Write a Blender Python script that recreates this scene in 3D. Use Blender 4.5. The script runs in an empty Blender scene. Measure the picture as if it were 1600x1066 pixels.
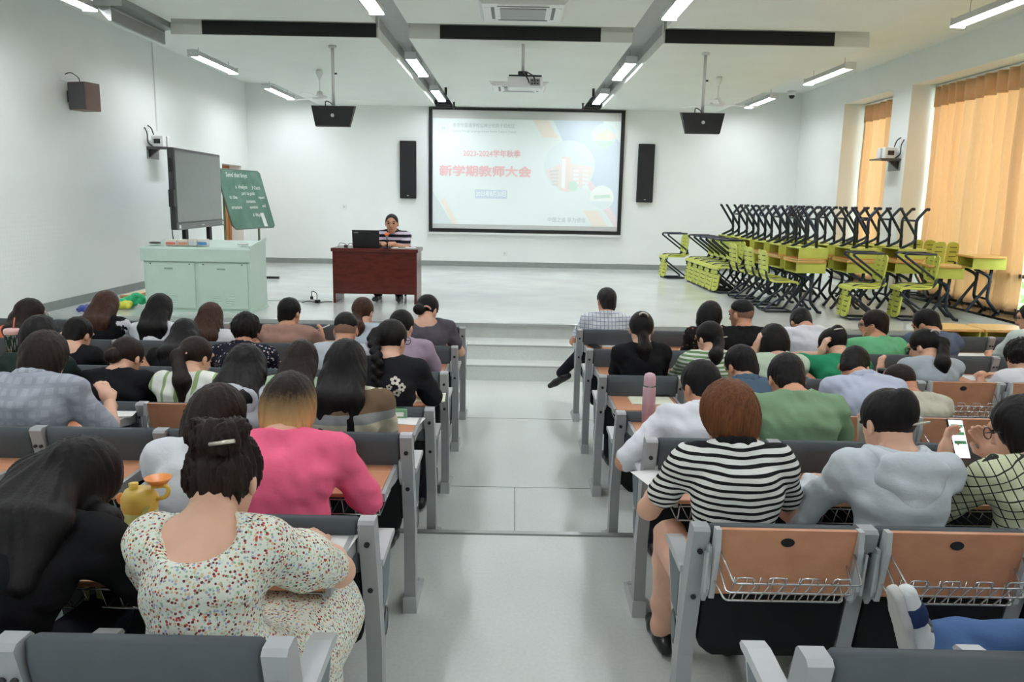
import bpy, bmesh, math, random
import numpy as np
from mathutils import Vector, Matrix
random.seed(7)
SC = bpy.context.scene
COL = SC.collection
PI = math.pi

# ------------------------------------------------------------------ camera
CAMZ, PITCH, ROLL, FPX = 1.9594, 0.1762, 0.0191, 1250.0
cam = bpy.data.cameras.new('camera'); cam.lens = FPX / 1600 * 36; cam.sensor_width = 36
cam.sensor_fit = 'HORIZONTAL'; cam.clip_start = 0.05; cam.clip_end = 200
camo = bpy.data.objects.new('camera', cam); COL.objects.link(camo)
camo.matrix_world = (Matrix.Translation((0, 0, CAMZ)) @ Matrix.Rotation(PI/2 - PITCH, 4, 'X') @ Matrix.Rotation(ROLL, 4, 'Z'))
SC.camera = camo

# ------------------------------------------------------------------ world, exposure
W = bpy.data.worlds.new('World'); SC.world = W; W.use_nodes = True
bg = W.node_tree.nodes['Background']; bg.inputs[0].default_value = (0.86, 0.95, 1.0, 1); bg.inputs[1].default_value = 2.7
SC.view_settings.view_transform = 'Standard'; SC.view_settings.look = 'None'
SC.view_settings.gamma = 1; SC.view_settings.use_curve_mapping = False
SC.view_settings.exposure = 1.66
LAMP = 15.0       # emission strength of the ceiling tubes
SC.cycles.max_bounces = 8; SC.cycles.diffuse_bounces = 5; SC.cycles.glossy_bounces = 3
SC.cycles.transmission_bounces = 4; SC.cycles.sample_clamp_indirect = 6.0
SC.cycles.caustics_reflective = False; SC.cycles.caustics_refractive = False

# ------------------------------------------------------------------ measured places (metres)
ROWY = [6.979, 6.059, 5.148, 4.256, 3.335, 2.44, 1.518]
ROWZ = [0, 0, 0, 0, .133, .133, .266]
EDGE1, EDGE2 = 4.2, 2.33          # step edges of the two tiers
XL, XR, YB, ZC, ST = -5.65, 5.95, 17.3, 4.23, 0.5
STY = 9.36                        # stage front edge
ZP, ZN, YP = 3.82, 3.96, 10.05    # far / near ceiling panels

# ------------------------------------------------------------------ helpers
def srgb(r, g, b):
    f = lambda c: (c/12.92 if c <= .04045 else ((c+.055)/1.055)**2.4)
    return (f(r/255), f(g/255), f(b/255))

class NT:
    def __init__(s, name):
        m = bpy.data.materials.new(name); m.use_nodes = True; s.m = m; s.t = m.node_tree
        s.b = s.t.nodes['Principled BSDF']
    def n(s, typ, **kw):
        nd = s.t.nodes.new(typ)
        for k, v in kw.items():
            if hasattr(nd, k): setattr(nd, k, v)
        return nd
    def l(s, a, b): s.t.links.new(a, b); return s
    def coord(s, scale=(1, 1, 1), rot=(0, 0, 0), which='Object'):
        tc = s.n('ShaderNodeTexCoord'); mp = s.n('ShaderNodeMapping')
        mp.inputs['Scale'].default_value = scale; mp.inputs['Rotation'].default_value = rot
        s.l(tc.outputs[which], mp.inputs[0]); return mp.outputs[0]
    def ramp(s, fac, stops, interp='LINEAR'):
        r = s.n('ShaderNodeValToRGB'); cr = r.color_ramp; cr.interpolation = interp
        while len(cr.elements) < len(stops): cr.elements.new(.5)
        for e, (p, c) in zip(cr.elements, stops): e.position = p; e.color = (*c, 1)
        s.l(fac, r.inputs[0]); return r.outputs[0]
    def noise(s, vec, scale, detail=2, rough=.5):
        nz = s.n('ShaderNodeTexNoise'); nz.inputs['Scale'].default_value = scale
        nz.inputs['Detail'].default_value = detail; nz.inputs['Roughness'].default_value = rough
        s.l(vec, nz.inputs['Vector']); return nz
    def bump(s, h, strength=.2, dist=.01):
        b = s.n('ShaderNodeBump'); b.inputs['Strength'].default_value = strength; b.inputs['Distance'].default_value = dist
        s.l(h, b.inputs['Height']); s.l(b.outputs[0], s.b.inputs['Normal'])
    def math(s, op, a, b=None):
        m = s.n('ShaderNodeMath', operation=op)
        for i, v in enumerate((a, b)):
            if v is None: continue
            if isinstance(v, (int, float)): m.inputs[i].default_value = v
            else: s.l(v, m.inputs[i])
        return m.outputs[0]
    def base(s, c, rough=.5, metal=0., spec=.5):
        s.b.inputs['Base Color'].default_value = (*c, 1); s.b.inputs['Roughness'].default_value = rough
        s.b.inputs['Metallic'].default_value = metal; s.b.inputs['Specular IOR Level'].default_value = spec
        return s

MATS = {}
def plain(name, c, rough=.5, metal=0., spec=.5, var=.06, scale=8.):
    """procedural material: base colour with faint mottling"""
    if name in MATS: return MATS[name]
    t = NT(name).base(c, rough, metal, spec)
    nz = t.noise(t.coord(), scale, 3)
    lo = tuple(max(0, v*(1-var)) for v in c); hi = tuple(min(1, v*(1+var)) for v in c)
    t.l(t.ramp(nz.outputs[0], [(.3, lo), (.7, hi)]), t.b.inputs['Base Color'])
    MATS[name] = t.m; return t.m

def emit(name, c, strength):
    t = NT(name).base(c, .5)
    t.b.inputs['Emission Color'].default_value = (*c, 1); t.b.inputs['Emission Strength'].default_value = strength
    MATS[name] = t.m; return t.m

def link(name, me, mat=None, parent=None, loc=None):
    o = bpy.data.objects.new(name, me); COL.objects.link(o)
    if mat is not None and not me.materials: me.materials.append(mat)
    if parent is not None: o.parent = parent
    if loc is not None: o.location = loc
    return o
def empty(name, loc=(0, 0, 0), rz=0., parent=None):
    o = bpy.data.objects.new(name, None); COL.objects.link(o); o.location = loc; o.rotation_euler = (0, 0, rz)
    o.empty_display_size = .1
    if parent: o.parent = parent
    return o
def tag(o, label=None, cat=None, group=None, kind=None):
    if label: o['label'] = label
    if cat: o['category'] = cat
    if group: o['group'] = group
    if kind: o['kind'] = kind
    return o

class MB:
    """collects simple solids; build() makes one mesh object"""
    def __init__(s): s.v = []; s.f = []; s.sm = []
    def add(s, vs, fs, smooth=False):
        b = len(s.v); s.v += [tuple(v) for v in vs]; s.f += [tuple(i+b for i in f) for f in fs]; s.sm += [smooth]*len(fs); return s
    def box(s, x0, x1, y0, y1, z0, z1):
        if x0 > x1: x0, x1 = x1, x0
        if y0 > y1: y0, y1 = y1, y0
        if z0 > z1: z0, z1 = z1, z0
        return s.add([(x0,y0,z0),(x1,y0,z0),(x1,y1,z0),(x0,y1,z0),(x0,y0,z1),(x1,y0,z1),(x1,y1,z1),(x0,y1,z1)],
              [(0,3,2,1),(4,5,6,7),(0,1,5,4),(1,2,6,5),(2,3,7,6),(3,0,4,7)])
    def bbox(s, x0, x1, y0, y1, z0, z1, b=.01):
        """box with chamfered vertical and horizontal edges"""
        bm = bmesh.new(); bmesh.ops.create_cube(bm, size=1)
        for v in bm.verts: v.co = Vector(((x0+x1)/2+v.co.x*(x1-x0), (y0+y1)/2+v.co.y*(y1-y0), (z0+z1)/2+v.co.z*(z1-z0)))
        bmesh.ops.bevel(bm, geom=bm.edges[:], offset=b, segments=2, affect='EDGES', profile=.5)
        bm.verts.index_update()
        s.add([v.co[:] for v in bm.verts], [[v.index for v in f.verts] for f in bm.faces], False); bm.free(); return s
    def prism(s, pts, axis, a, b):
        """pts: 2D outline; axis 'x': (y,z) extruded x a..b ; 'y': (x,z) ; 'z': (x,y)"""
        def P(u, w, t): return (t, u, w) if axis == 'x' else ((u, t, w) if axis == 'y' else (u, w, t))
        n = len(pts); vs = [P(u, w, a) for u, w in pts]+[P(u, w, b) for u, w in pts]
        fs = [tuple(range(n)), tuple(range(2*n-1, n-1, -1))]+[(i, i+n, (i+1) % n+n, (i+1) % n) for i in range(n)]
        return s.add(vs, fs)
    def tube(s, pts, r, n=6, smooth=True, closed=False, caps=True):
        pts = [Vector(p) for p in pts]; m = len(pts); vs = []; rr = r if isinstance(r, (list, tuple)) else [r]*m
        up = None
        for i, p in enumerate(pts):
            if closed: d = pts[(i+1) % m]-pts[i-1]
            else: d = pts[min(i+1, m-1)]-pts[max(i-1, 0)]
            if d.length < 1e-9: d = Vector((0, 0, 1))
            d.normalize()
            if up is None: up = Vector((0, 0, 1)) if abs(d.z) < .9 else Vector((1, 0, 0))
            a = up-d*up.dot(d)
            if a.length < 1e-6: a = d.orthogonal()
            a.normalize(); up = a; b = d.cross(a)
            vs += [p+(a*math.cos(2*PI*k/n)+b*math.sin(2*PI*k/n))*rr[i] for k in range(n)]
        fs = []
        for i in range(m if closed else m-1):
            j = (i+1) % m
            fs += [(i*n+k, i*n+(k+1) % n, j*n+(k+1) % n, j*n+k) for k in range(n)]
        s.add(vs, fs, smooth)
        if caps and not closed:
            b0 = len(s.v)-len(vs)
            s.f += [tuple(b0+k for k in range(n-1, -1, -1)), tuple(b0+(m-1)*n+k for k in range(n))]; s.sm += [False, False]
        return s
    def cyl(s, c, r, h, n=16, axis='z', r2=None, smooth=True):
        c = Vector(c); d = {'x': Vector((1,0,0)), 'y': Vector((0,1,0)), 'z': Vector((0,0,1))}[axis]
        return s.tube([c, c+d*h], [r, r if r2 is None else r2], n, smooth)
    def lathe(s, prof, c=(0,0,0), n=20, smooth=True):
        vs = []
        for (r, z) in prof: vs += [(c[0]+r*math.cos(2*PI*k/n), c[1]+r*math.sin(2*PI*k/n), c[2]+z) for k in range(n)]
        fs = []
        for i in range(len(prof)-1): fs += [(i*n+k, i*n+(k+1) % n, (i+1)*n+(k+1) % n, (i+1)*n+k) for k in range(n)]
        return s.add(vs, fs, smooth)
    def ell(s, c, r, n=12, m=8):
        vs = []; fs = []
        for i in range(m+1):
            t = PI*i/m
            for k in range(n): vs.append((c[0]+r[0]*math.sin(t)*math.cos(2*PI*k/n), c[1]+r[1]*math.sin(t)*math.sin(2*PI*k/n), c[2]+r[2]*math.cos(t)))
        for i in range(m): fs += [(i*n+k, (i+1)*n+k, (i+1)*n+(k+1) % n, i*n+(k+1) % n) for k in range(n)]
        return s.add(vs, fs, True)
    def mesh(s, name, mat=None):
        me = bpy.data.meshes.new(name); me.from_pydata(s.v, [], s.f); me.polygons.foreach_set('use_smooth', s.sm)
        if mat is not None: me.materials.append(mat)
        me.validate(); me.update(); return me
    def build(s, name, mat, parent=None, loc=None):
        return link(name, s.mesh(name, mat), None, parent, loc)

def bez(pts, r=.03, seg=4):
    """polyline with rounded corners of radius r"""
    pts = [Vector(p) for p in pts]; out = [pts[0]]
    for i in range(1, len(pts)-1):
        a, b, c = pts[i-1], pts[i], pts[i+1]
        d1 = (a-b); d2 = (c-b); q = min(r, d1.length*.48, d2.length*.48)
        p0 = b+d1.normalized()*q; p2 = b+d2.normalized()*q
        for k in range(seg+1):
            t = k/seg; out.append(p0*(1-t)**2+b*2*t*(1-t)+p2*t*t)
    out.append(pts[-1]); return out

def copy_tree(o, parent=None):
    c = o.copy(); COL.objects.link(c); c.parent = parent
    for ch in o.children:
        copy_tree(ch, c)
    return c

def text_mesh(body, size, mat, name='lettering', parent=None, mw=None, align='CENTER', fat=0., shear=0.):
    cu = bpy.data.curves.new(name, 'FONT'); cu.body = body; cu.size = size; cu.align_x = align; cu.align_y = 'CENTER'
    cu.shear = shear; cu.resolution_u = 2
    o = bpy.data.objects.new(name+'_tmp', cu); COL.objects.link(o)
    dg = bpy.context.evaluated_depsgraph_get(); me = bpy.data.meshes.new_from_object(o.evaluated_get(dg))
    bpy.data.objects.remove(o); bpy.data.curves.remove(cu); me.materials.clear(); me.materials.append(mat)
    if fat:                                   # heavier strokes: overlay shifted copies
        bm = bmesh.new()
        for kk, (dx, dy) in enumerate(((0, 0), (fat, 0), (-fat, 0), (0, fat), (0, -fat))):
            b2 = bmesh.new(); b2.from_mesh(me); bmesh.ops.translate(b2, vec=(dx, dy, .0003*kk), verts=b2.verts[:]); t = bpy.data.meshes.new('t'); b2.to_mesh(t); b2.free(); bm.from_mesh(t); bpy.data.meshes.remove(t)
        bm.to_mesh(me); bm.free()
    r = link(name, me, None, parent)
    if mw is not None: r.matrix_local = mw
    return r
# ------------------------------------------------------------------ materials of the room
def wall_mat():
    t = NT('wall_paint').base(srgb(226, 230, 227), .75, spec=.3)
    co = t.coord((1, 1, 1))
    sep = t.n('ShaderNodeSeparateXYZ'); t.l(co, sep.inputs[0])
    # fine perforation grid: sum of shallow waves
    fx = t.math('SINE', t.math('MULTIPLY', t.math('ADD', sep.outputs[0], sep.outputs[1]), 2*PI/.105))
    fz = t.math('SINE', t.math('MULTIPLY', sep.outputs[2], 2*PI/.105))
    g = t.math('MULTIPLY', t.math('POWER', t.math('ABSOLUTE', fx), .4), t.math('POWER', t.math('ABSOLUTE', fz), .4))
    t.bump(g, .12, .004)
    nz = t.noise(co, 1.3, 3)
    t.l(t.ramp(nz.outputs[0], [(.3, srgb(234, 239, 236)), (.7, srgb(239, 243, 240))]), t.b.inputs['Base Color'])
    return t.m
M_WALL = wall_mat()
M_CEIL = plain('ceiling_paint', srgb(232, 236, 230), .8, spec=.3, var=.02, scale=1.5)
M_PANEL = plain('ceiling_panel_paint', srgb(230, 235, 228), .8, spec=.3, var=.02, scale=1.5)
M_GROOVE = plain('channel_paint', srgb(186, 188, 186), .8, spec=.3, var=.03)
M_BLACK = plain('black_matt', srgb(18, 19, 20), .6, var=.15)
M_BASEB = plain('baseboard_grey', srgb(140, 147, 143), .5, var=.05)
def floor_mat(name, c, rough):
    t = NT(name).base(c, rough)
    co = t.coord()
    n1 = t.noise(co, 60, 4); n2 = t.noise(co, 1.2, 3)
    mx = t.math('ADD', t.math('MULTIPLY', n1.outputs[0], .45), t.math('MULTIPLY', n2.outputs[0], .55))
    t.l(t.ramp(mx, [(.25, tuple(v*.86 for v in c)), (.75, tuple(min(1, v*1.1) for v in c))]), t.b.inputs['Base Color'])
    t.l(t.ramp(n2.outputs[0], [(.3, (rough*.85,)*3), (.7, (rough*1.15,)*3)]), t.b.inputs['Roughness'])
    return t.m
M_FLOOR = floor_mat('hall_vinyl', srgb(220, 226, 221), .33)
M_STAGE = floor_mat('stage_vinyl', srgb(214, 220, 217), .16)
M_STEP = floor_mat('step_vinyl', srgb(222, 228, 224), .35)
M_SEAM = plain('seam_dark', srgb(120, 130, 125), .6)
M_ALU = plain('aluminium_trim', srgb(190, 194, 192), .35, metal=.6, var=.03)

def struct(name, mb, mat, parent=None):
    o = mb.build(name, mat, parent)
    if parent is None: o['kind'] = 'structure'
    return o

# ------------------------------------------------------------------ shell
YN = -3.5                                             # rear wall behind the camera
fl = struct('floor', MB().box(XL, XR, EDGE1, STY+.2, -.1, 0), M_FLOOR)
tier = struct('floor_tier', MB().box(XL, XR, EDGE2, EDGE1, -.1, .133), M_FLOOR)
struct('floor_upper_tier', MB().box(XL, XR, YN, EDGE2, -.1, .266), M_FLOOR)
for yy, zz, par in ((EDGE1, .133, tier),):
    MB().box(XL, XR, yy-.035, yy+.004, zz, zz+.004).build('step_nosing', M_ALU, par)
    MB().box(XL, XR, yy-.05, yy-.035, zz, zz+.002).build('step_strip', M_SEAM, par)
for yy in (5.25, 7.0): MB().box(-1.2, 1.4, yy, yy+.006, 0, .0012).build('floor_seam', M_SEAM, fl)
MB().box(.035, .041, 4.25, 5.25, 0, .0012).build('floor_seam', M_SEAM, fl)
stage = struct('floor_stage', MB().box(XL, XR, STY, YB, 0, ST), M_STAGE)
MB().box(XL, XR, STY-.03, STY+.05, ST-.03, ST+.004).build('stage_nosing', M_ALU, stage)
MB().box(XL, XR, STY-.008, STY, 0, ST-.03).build('stage_skirt', plain('skirt_grey', srgb(192, 198, 194), .5), stage)
# wide steps up to the stage
for i, (y0, z1) in enumerate(((8.52, .165), (8.86, .33))):
    s_ = struct('floor_stage_step', MB().box(-2.1, 2.3, y0, STY-.008, z1-.165 if i else 0, z1), M_STEP)
    MB().box(-2.1, 2.3, y0-.006, y0+.03, z1-.012, z1+.003).build('step_nosing', M_ALU, s_)
struct('ceiling', MB().box(XL, XR, YN, YB, ZC, ZC+.1), M_CEIL)
wb = struct('wall_back', MB().box(XL-.1, XR+.6, YB, YB+.15, 0, ZC), M_WALL)
struct('wall_rear', MB().box(XL-.1, XR+.6, YN-.15, YN, 0, ZC), M_WALL)
DY0, DY1, DZ = 15.75, 16.85, 2.52                     # doorway in the left wall
struct('wall_left', MB().box(XL-.4, XL, YN, DY0, 0, ZC).box(XL-.4, XL, DY1, YB+.15, 0, ZC).box(XL-.4, XL, DY0, DY1, DZ, ZC).box(XL-.4, XL, DY0, DY1, 0, ST), M_WALL)
WIN = [(13.15, 15.05), (8.3, 12.54), (3.6, 7.7)]      # window openings in the right wall
SILL, WTOP = .64, 3.76
wr = MB(); WD = .55; ycur = YN
for (a, b) in sorted(WIN):
    wr.box(XR, XR+WD, ycur, a, 0, ZC); wr.box(XR, XR+WD, a, b, 0, SILL-.03); wr.box(XR, XR+WD, a, b, WTOP, ZC); ycur = b
wr.box(XR, XR+WD, ycur, YB+.15, 0, ZC)
struct('wall_right', wr, M_WALL)
M_SILL = plain('sill_black_stone', srgb(16, 18, 18), .08, spec=.6, var=.3, scale=30)
M_FRAME = plain('window_frame_grey', srgb(70, 76, 78), .4, var=.05)
tg = NT('window_glass').base((1, 1, 1), .05)
_tr = tg.n('ShaderNodeBsdfTransparent'); _gl = tg.n('ShaderNodeBsdfGlossy'); _gl.inputs['Roughness'].default_value = .02; _mx = tg.n('ShaderNodeMixShader'); _mx.inputs[0].default_value = .07
tg.l(_tr.outputs[0], _mx.inputs[1]); tg.l(_gl.outputs[0], _mx.inputs[2]); tg.l(_mx.outputs[0], [n for n in tg.t.nodes if n.type == 'OUTPUT_MATERIAL'][0].inputs[0])
M_GLASS = tg.m
for i, (a, b) in enumerate(WIN):
    w = empty('window_%d' % (i+1), (XR+.42, (a+b)/2, SILL)); w['kind'] = 'structure'
    h = WTOP-SILL; hw = (b-a)/2
    MB().box(-.44, .1, -hw, hw, -.03, 0).build('window_sill', M_SILL, w)
    fr = MB().box(0, .06, -hw, hw, 0, .06).box(0, .06, -hw, hw, h-.06, h).box(0, .06, -hw, -hw+.06, .06, h-.06).box(0, .06, hw-.06, hw, .06, h-.06)
    n = max(2, int(round((b-a)/1.05)))
    for k in range(1, n): y = -hw+k*(b-a)/n; fr.box(0, .06, y-.03, y+.03, .06, h-.06)
    fr.box(.001, .059, -hw+.06, hw-.06, .45, .5)
    fr.build('window_frame', M_FRAME, w)
    for k in range(n):
        y0 = -hw+k*(b-a)/n+.03; y1 = -hw+(k+1)*(b-a)/n-.03
        for z0, z1 in ((.06, .45), (.5, h-.06)): MB().box(.026, .032, y0, y1, z0, z1).build('window_pane', M_GLASS, w)
# baseboards
struct('baseboard_back', MB().box(XL, XR, YB-.012, YB, ST, ST+.11), M_BASEB)
struct('baseboard_left', MB().box(XL, XL+.012, STY, DY0, ST, ST+.11).box(XL, XL+.012, DY1, YB-.012, ST, ST+.11), M_BASEB)
# door in its recess
M_WOOD = None
def wood(name, c1, c2, rough=.45, scale=(1.2, 1.2, 14), ns=3.):
    t = NT(name).base(c1, rough)
    co = t.coord(scale); nz = t.noise(co, ns, 5, .6)
    t.l(t.ramp(nz.outputs[0], [(.25, c1), (.55, c2), (.8, c1)]), t.b.inputs['Base Color'])
    t.bump(nz.outputs[0], .06, .004); MATS[name] = t.m; return t.m
M_DOOR = wood('door_wood', srgb(176, 116, 66), srgb(196, 138, 84), .45, (14, 14, 1.2))
d = empty('door_1', (XL-.3, (DY0+DY1)/2, ST)); d['kind'] = 'structure'
MB().box(-.02, .02, -.44, .44, .01, DZ-ST-.1).build('door_leaf', M_DOOR, d)
MB().box(-.05, .05, -.55, -.45, 0, DZ-ST).box(-.05, .05, .45, .55, 0, DZ-ST).box(-.05, .05, -.45, .45, DZ-ST-.09, DZ-ST).build('door_frame', wood('door_frame_wood', srgb(150, 96, 52), srgb(168, 112, 66), .45, (14, 14, 1.2)), d)
MB().tube([(.02, -.36, 1.0), (.07, -.36, 1.0), (.07, -.25, 1.0)], .01).build('door_handle', M_ALU, d)
# ceiling panels (three bands of far lower panels, three of near higher ones) with a gap between the bands
PX = [(-4.15, -1.67), (-1.30, 1.37), (1.74, 4.2)]
for k, (a, b) in enumerate(PX):
    o = struct('ceiling_panel', MB().box(a, b, YP, YB, ZP, ZP+.12).box(a, b, YP+.02, YP+.1, ZP+.12, ZC), M_PANEL)
    n_ = struct('ceiling_panel', MB().box(a, b, YN, YP-.18, ZN, ZN+.12), M_PANEL)
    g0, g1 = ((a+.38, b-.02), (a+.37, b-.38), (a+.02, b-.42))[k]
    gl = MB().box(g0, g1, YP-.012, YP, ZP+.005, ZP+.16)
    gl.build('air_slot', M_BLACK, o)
# grey painted soffit of the two light channels
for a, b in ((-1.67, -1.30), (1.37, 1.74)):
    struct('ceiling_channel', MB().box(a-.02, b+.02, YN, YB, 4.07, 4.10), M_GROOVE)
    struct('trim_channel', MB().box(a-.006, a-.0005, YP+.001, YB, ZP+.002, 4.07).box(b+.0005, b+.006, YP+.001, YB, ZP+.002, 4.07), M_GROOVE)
    struct('trim_screen_slot', MB().box(a-.05, b+.05, YB-.35, YB-.02, ZP+.005, ZP+.1), M_BLACK)
# ------------------------------------------------------------------ ceiling lamps
M_TUBE = emit('lamp_tube', (.965, .97, 1.03), LAMP)
M_TRAY = plain('lamp_tray', srgb(216, 220, 220), .4, var=.02)
M_WIRE = plain('thin_wire', srgb(120, 122, 120), .4, metal=.5)
def lamp_meshes():
    L = .81
    tray = MB().prism([(-.075, .05), (-.03, .075), (.03, .075), (.075, .05), (.084, -.012), (.074, -.012), (.062, .04), (-.062, .04), (-.074, -.012), (-.084, -.012)], 'y', -L, L)
    tray.box(-.08, .08, -L-.004, -L, -.03, .07).box(-.08, .08, L, L+.004, -.03, .07)
    tube = MB().prism([(-.055, .036), (-.055, .012), (-.04, .0), (.04, .0), (.055, .012), (.055, .036)], 'y', -L+.02, L-.02)
    return tray.mesh('lamp_tray', M_TRAY), tube.mesh('lamp_tube', M_TUBE)
ME_TRAY, ME_TUBE = lamp_meshes()
def ceiling_lamp(x, y, z, label):
    e = tag(empty('ceiling_lamp', (x, y, z)), label, 'lamp', 'strip lamps under the ceiling')
    link('lamp_tray', ME_TRAY, None, e); link('lamp_tube', ME_TUBE, None, e)
    for s in (-.6, .6): MB().tube([(0, s, .07), (0, s, ZC-.03-z)], .003, 4).build('hanging_wire', M_WIRE, e)
for nm, x, z in (('left wall side', -4.54, 3.86), ('left channel', -1.50, 3.88), ('right channel', 1.60, 3.88), ('window side', 4.66, 3.86)):
    for y, w in ((15.85, 'nearest the back wall'), (12.52, 'above the stage front'), (8.14, 'cut by the photo top')):
        ceiling_lamp(x, y, z, 'bright white strip lamp on the %s, %s' % (nm, w))
for x in (-4.54, -1.5, 1.6, 4.66):
    for y in (3.8, -.6):
        ceiling_lamp(x, y, 3.88, 'bright white strip lamp over the %s rear seats, out of view, %s' % ('far left' if x < -2 else 'left' if x < 0 else 'right' if x < 2 else 'far right', 'ahead' if y > 0 else 'behind'))

# ------------------------------------------------------------------ things hung from the ceiling
M_WHITE = plain('white_plastic', srgb(228, 231, 228), .35, var=.02)
M_GREYP = plain('grey_plastic', srgb(150, 154, 154), .4, var=.04)
M_DARKP = plain('dark_plastic', srgb(34, 36, 38), .35, var=.1)
M_STEEL = plain('steel_tube', srgb(205, 208, 206), .3, metal=.4, var=.03)
def air_cassette(x, y, z, label):
    e = tag(empty('air_conditioner', (x, y, z)), label, 'air conditioner', 'ceiling cassettes')
    MB().prism([(-.42, 0), (.42, 0), (.48, .06), (-.48, .06)], 'y', -.42, .42).box(-.48, .48, -.48, .48, .045, .065).build('body', M_WHITE, e)
    MB().box(-.24, .24, -.24, .24, -.012, 0).build('intake_grille', M_GREYP, e)
    for k in range(4):
        f = MB().prism([(-.40, -.005), (-.33, .0), (-.33, .008), (-.41, .006)], 'y', -.26, .26)
        o = f.build('flap', M_WHITE, e); o.rotation_euler = (0, 0, k*PI/2); 
        f2 = MB().box(-.335, -.30, -.27, .27, -.003, .001).build('outlet_slot', M_DARKP, e); f2.rotation_euler = (0, 0, k*PI/2)
air_cassette(.03, 13.9, ZP-.06, 'white four-way ceiling air conditioner behind the projector')
air_cassette(.05, 9.0, ZN-.06, 'white four-way ceiling air conditioner cut by the top of the photo')
# grey metal trunking at the outer edge of the near left panel
e = tag(empty('trunking_box', (-4.3, 9.55, 3.72)), 'grey metal trunking hanging at the left ceiling edge', 'trunking')
MB().prism([(-.14, .24), (-.14, .16), (.0, 0), (.03, 0), (.03, .16), (.14, .17), (.14, .24)], 'y', -.7, .62).build('channel_body', plain('trunk_grey', srgb(142, 146, 144), .4, metal=.3), e)
MB().box(-.15, .15, -.705, -.7, .15, .24).build('end_flange', M_ALU, e)
MB().box(.031, .036, -.68, .6, .12, .135).build('rib', M_ALU, e)

# projector on its pole
e = tag(empty('projector', (.1, 10.25, 3.36)), 'white projector hanging on a pole from the middle ceiling', 'projector')
MB().bbox(-.215, .215, -.15, .17, -.07, .06, .02).build('projector_body', M_WHITE, e)
MB().box(-.2, .2, -.1, .12, .061, .085).build('mount_plate', M_DARKP, e)
MB().tube([(-.03, 0, .085), (-.03, 0, ZN-3.36+.1)], .02, 10).build('pole', M_STEEL, e)
MB().bbox(-.09, .03, -.03, .05, .086, .14, .01).build('mount_bracket', M_DARKP, e)
for k, (a, b) in enumerate(((.06, .18),)):
    MB().box(a, b, -.156, -.15, -.045, .035).build('socket_panel', M_GREYP, e)
    for q in range(6): MB().box(a+.012+.034*(q % 3), a+.034+.034*(q % 3), -.16, -.156, -.03+.035*(q//3), -.012+.035*(q//3)).build('socket', M_DARKP, e)
MB().tube(bez([(.05, -.16, -.02), (.04, -.22, .0), (.0, -.16, .08), (-.02, -.06, .12)], .05), .008, 6).build('cable', M_DARKP, e)
MB().tube(bez([(.12, -.16, .0), (.1, -.25, .05), (.04, -.15, .1), (0, -.05, .13)], .05), .008, 6).build('cable', M_DARKP, e)
MB().cyl((-.12, .17, 0), .035, .04, 16, 'y').build('lens', M_DARKP, e)

def ceiling_monitor(x, y, label, flip):
    e = tag(empty('ceiling_monitor', (x, y, 3.02)), label, 'monitor', 'monitors hung from the ceiling')
    MB().tube([(0, 0, .06), (0, 0, ZP-3.02)], .02, 10).build('pole', M_STEEL, e)
    MB().lathe([(.0, .03), (.05, .03), (.05, 0), (.0, 0)], (0, 0, ZP-3.02-.03)).build('ceiling_flange', M_STEEL, e)
    b = MB().add([(-.275, -.06, .06), (.275, -.06, .06), (.22, -.09, -.19), (-.22, -.09, -.19), (-.275, .08, .075), (.275, .08, .075), (.22, -.03, -.2), (-.22, -.03, -.2)],
                 [(0, 1, 2, 3), (7, 6, 5, 4), (0, 4, 5, 1), (1, 5, 6, 2), (2, 6, 7, 3), (3, 7, 4, 0)])
    b.build('monitor_housing', M_BLACK, e)
    MB().cyl((0, -.078, -.06), .022, -.008, 16, 'y').build('round_badge', plain('badge_silver', srgb(190, 194, 194), .3, metal=.6), e)
    MB().tube(bez([(-.1*flip, -.02, .06), (-.1*flip, -.02, .13), (-.03*flip, 0, .1), (-.01*flip, 0, .06)], .04), .007, 6).build('cable', M_DARKP, e)
    MB().box(.02, .05, -.01, .01, .45, .47).build('pole_knob', M_DARKP, e)
ceiling_monitor(-2.34, 10.6, 'black monitor with round silver badge hung above the speaker desk', 1)
ceiling_monitor(2.38, 10.6, 'black monitor with round silver badge hung on the window side', 1)

def ceiling_fan(x, y, label, a0):
    e = tag(empty('ceiling_fan', (x, y, ZP)), label, 'fan', 'white ceiling fans')
    MB().lathe([(0, 0), (.045, 0), (.055, -.05), (.02, -.12), (.012, -.13)], (0, 0, 0), 14).tube([(0, 0, -.12), (0, 0, -.34)], .011, 8).build('down_rod', M_WHITE, e)
    MB().lathe([(.0, -.30), (.04, -.31), (.05, -.36), (.11, -.375), (.125, -.40), (.11, -.425), (.05, -.44), (0, -.445)], (0, 0, 0), 18).build('motor', M_WHITE, e)
    for k in range(3):
        b = MB().prism([(.11, -.035), (.2, -.05), (.62, -.06), (.65, -.03), (.65, .035), (.62, .055), (.2, .04), (.11, .03)], 'z', -.408, -.402).build('blade', M_WHITE, e)
        b.rotation_euler = (0, 0, a0+k*2*PI/3)
ceiling_fan(-3.0, 12.65, 'white three-blade ceiling fan on the blackboard side', .4)
ceiling_fan(3.04, 12.55, 'white three-blade ceiling fan on the window side', .2)
for (x, y) in ((-1.22, 14.3), (-1.24, 16.4), (1.3, 14.1), (1.3, 16.2)):
    e = tag(empty('ceiling_microphone', (x, y, ZP)), 'small black hanging microphone %s the %s light channel' % ('at the rear of' if y > 15.5 else 'at the middle of', 'left' if x < 0 else 'right'), 'microphone', 'small hanging microphones')
    MB().cyl((0, 0, -.12), .022, .12, 10).build('capsule', M_BLACK, e)
    MB().cyl((0, 0, -.135), .014, .015, 10).build('tip', M_DARKP, e)
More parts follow.
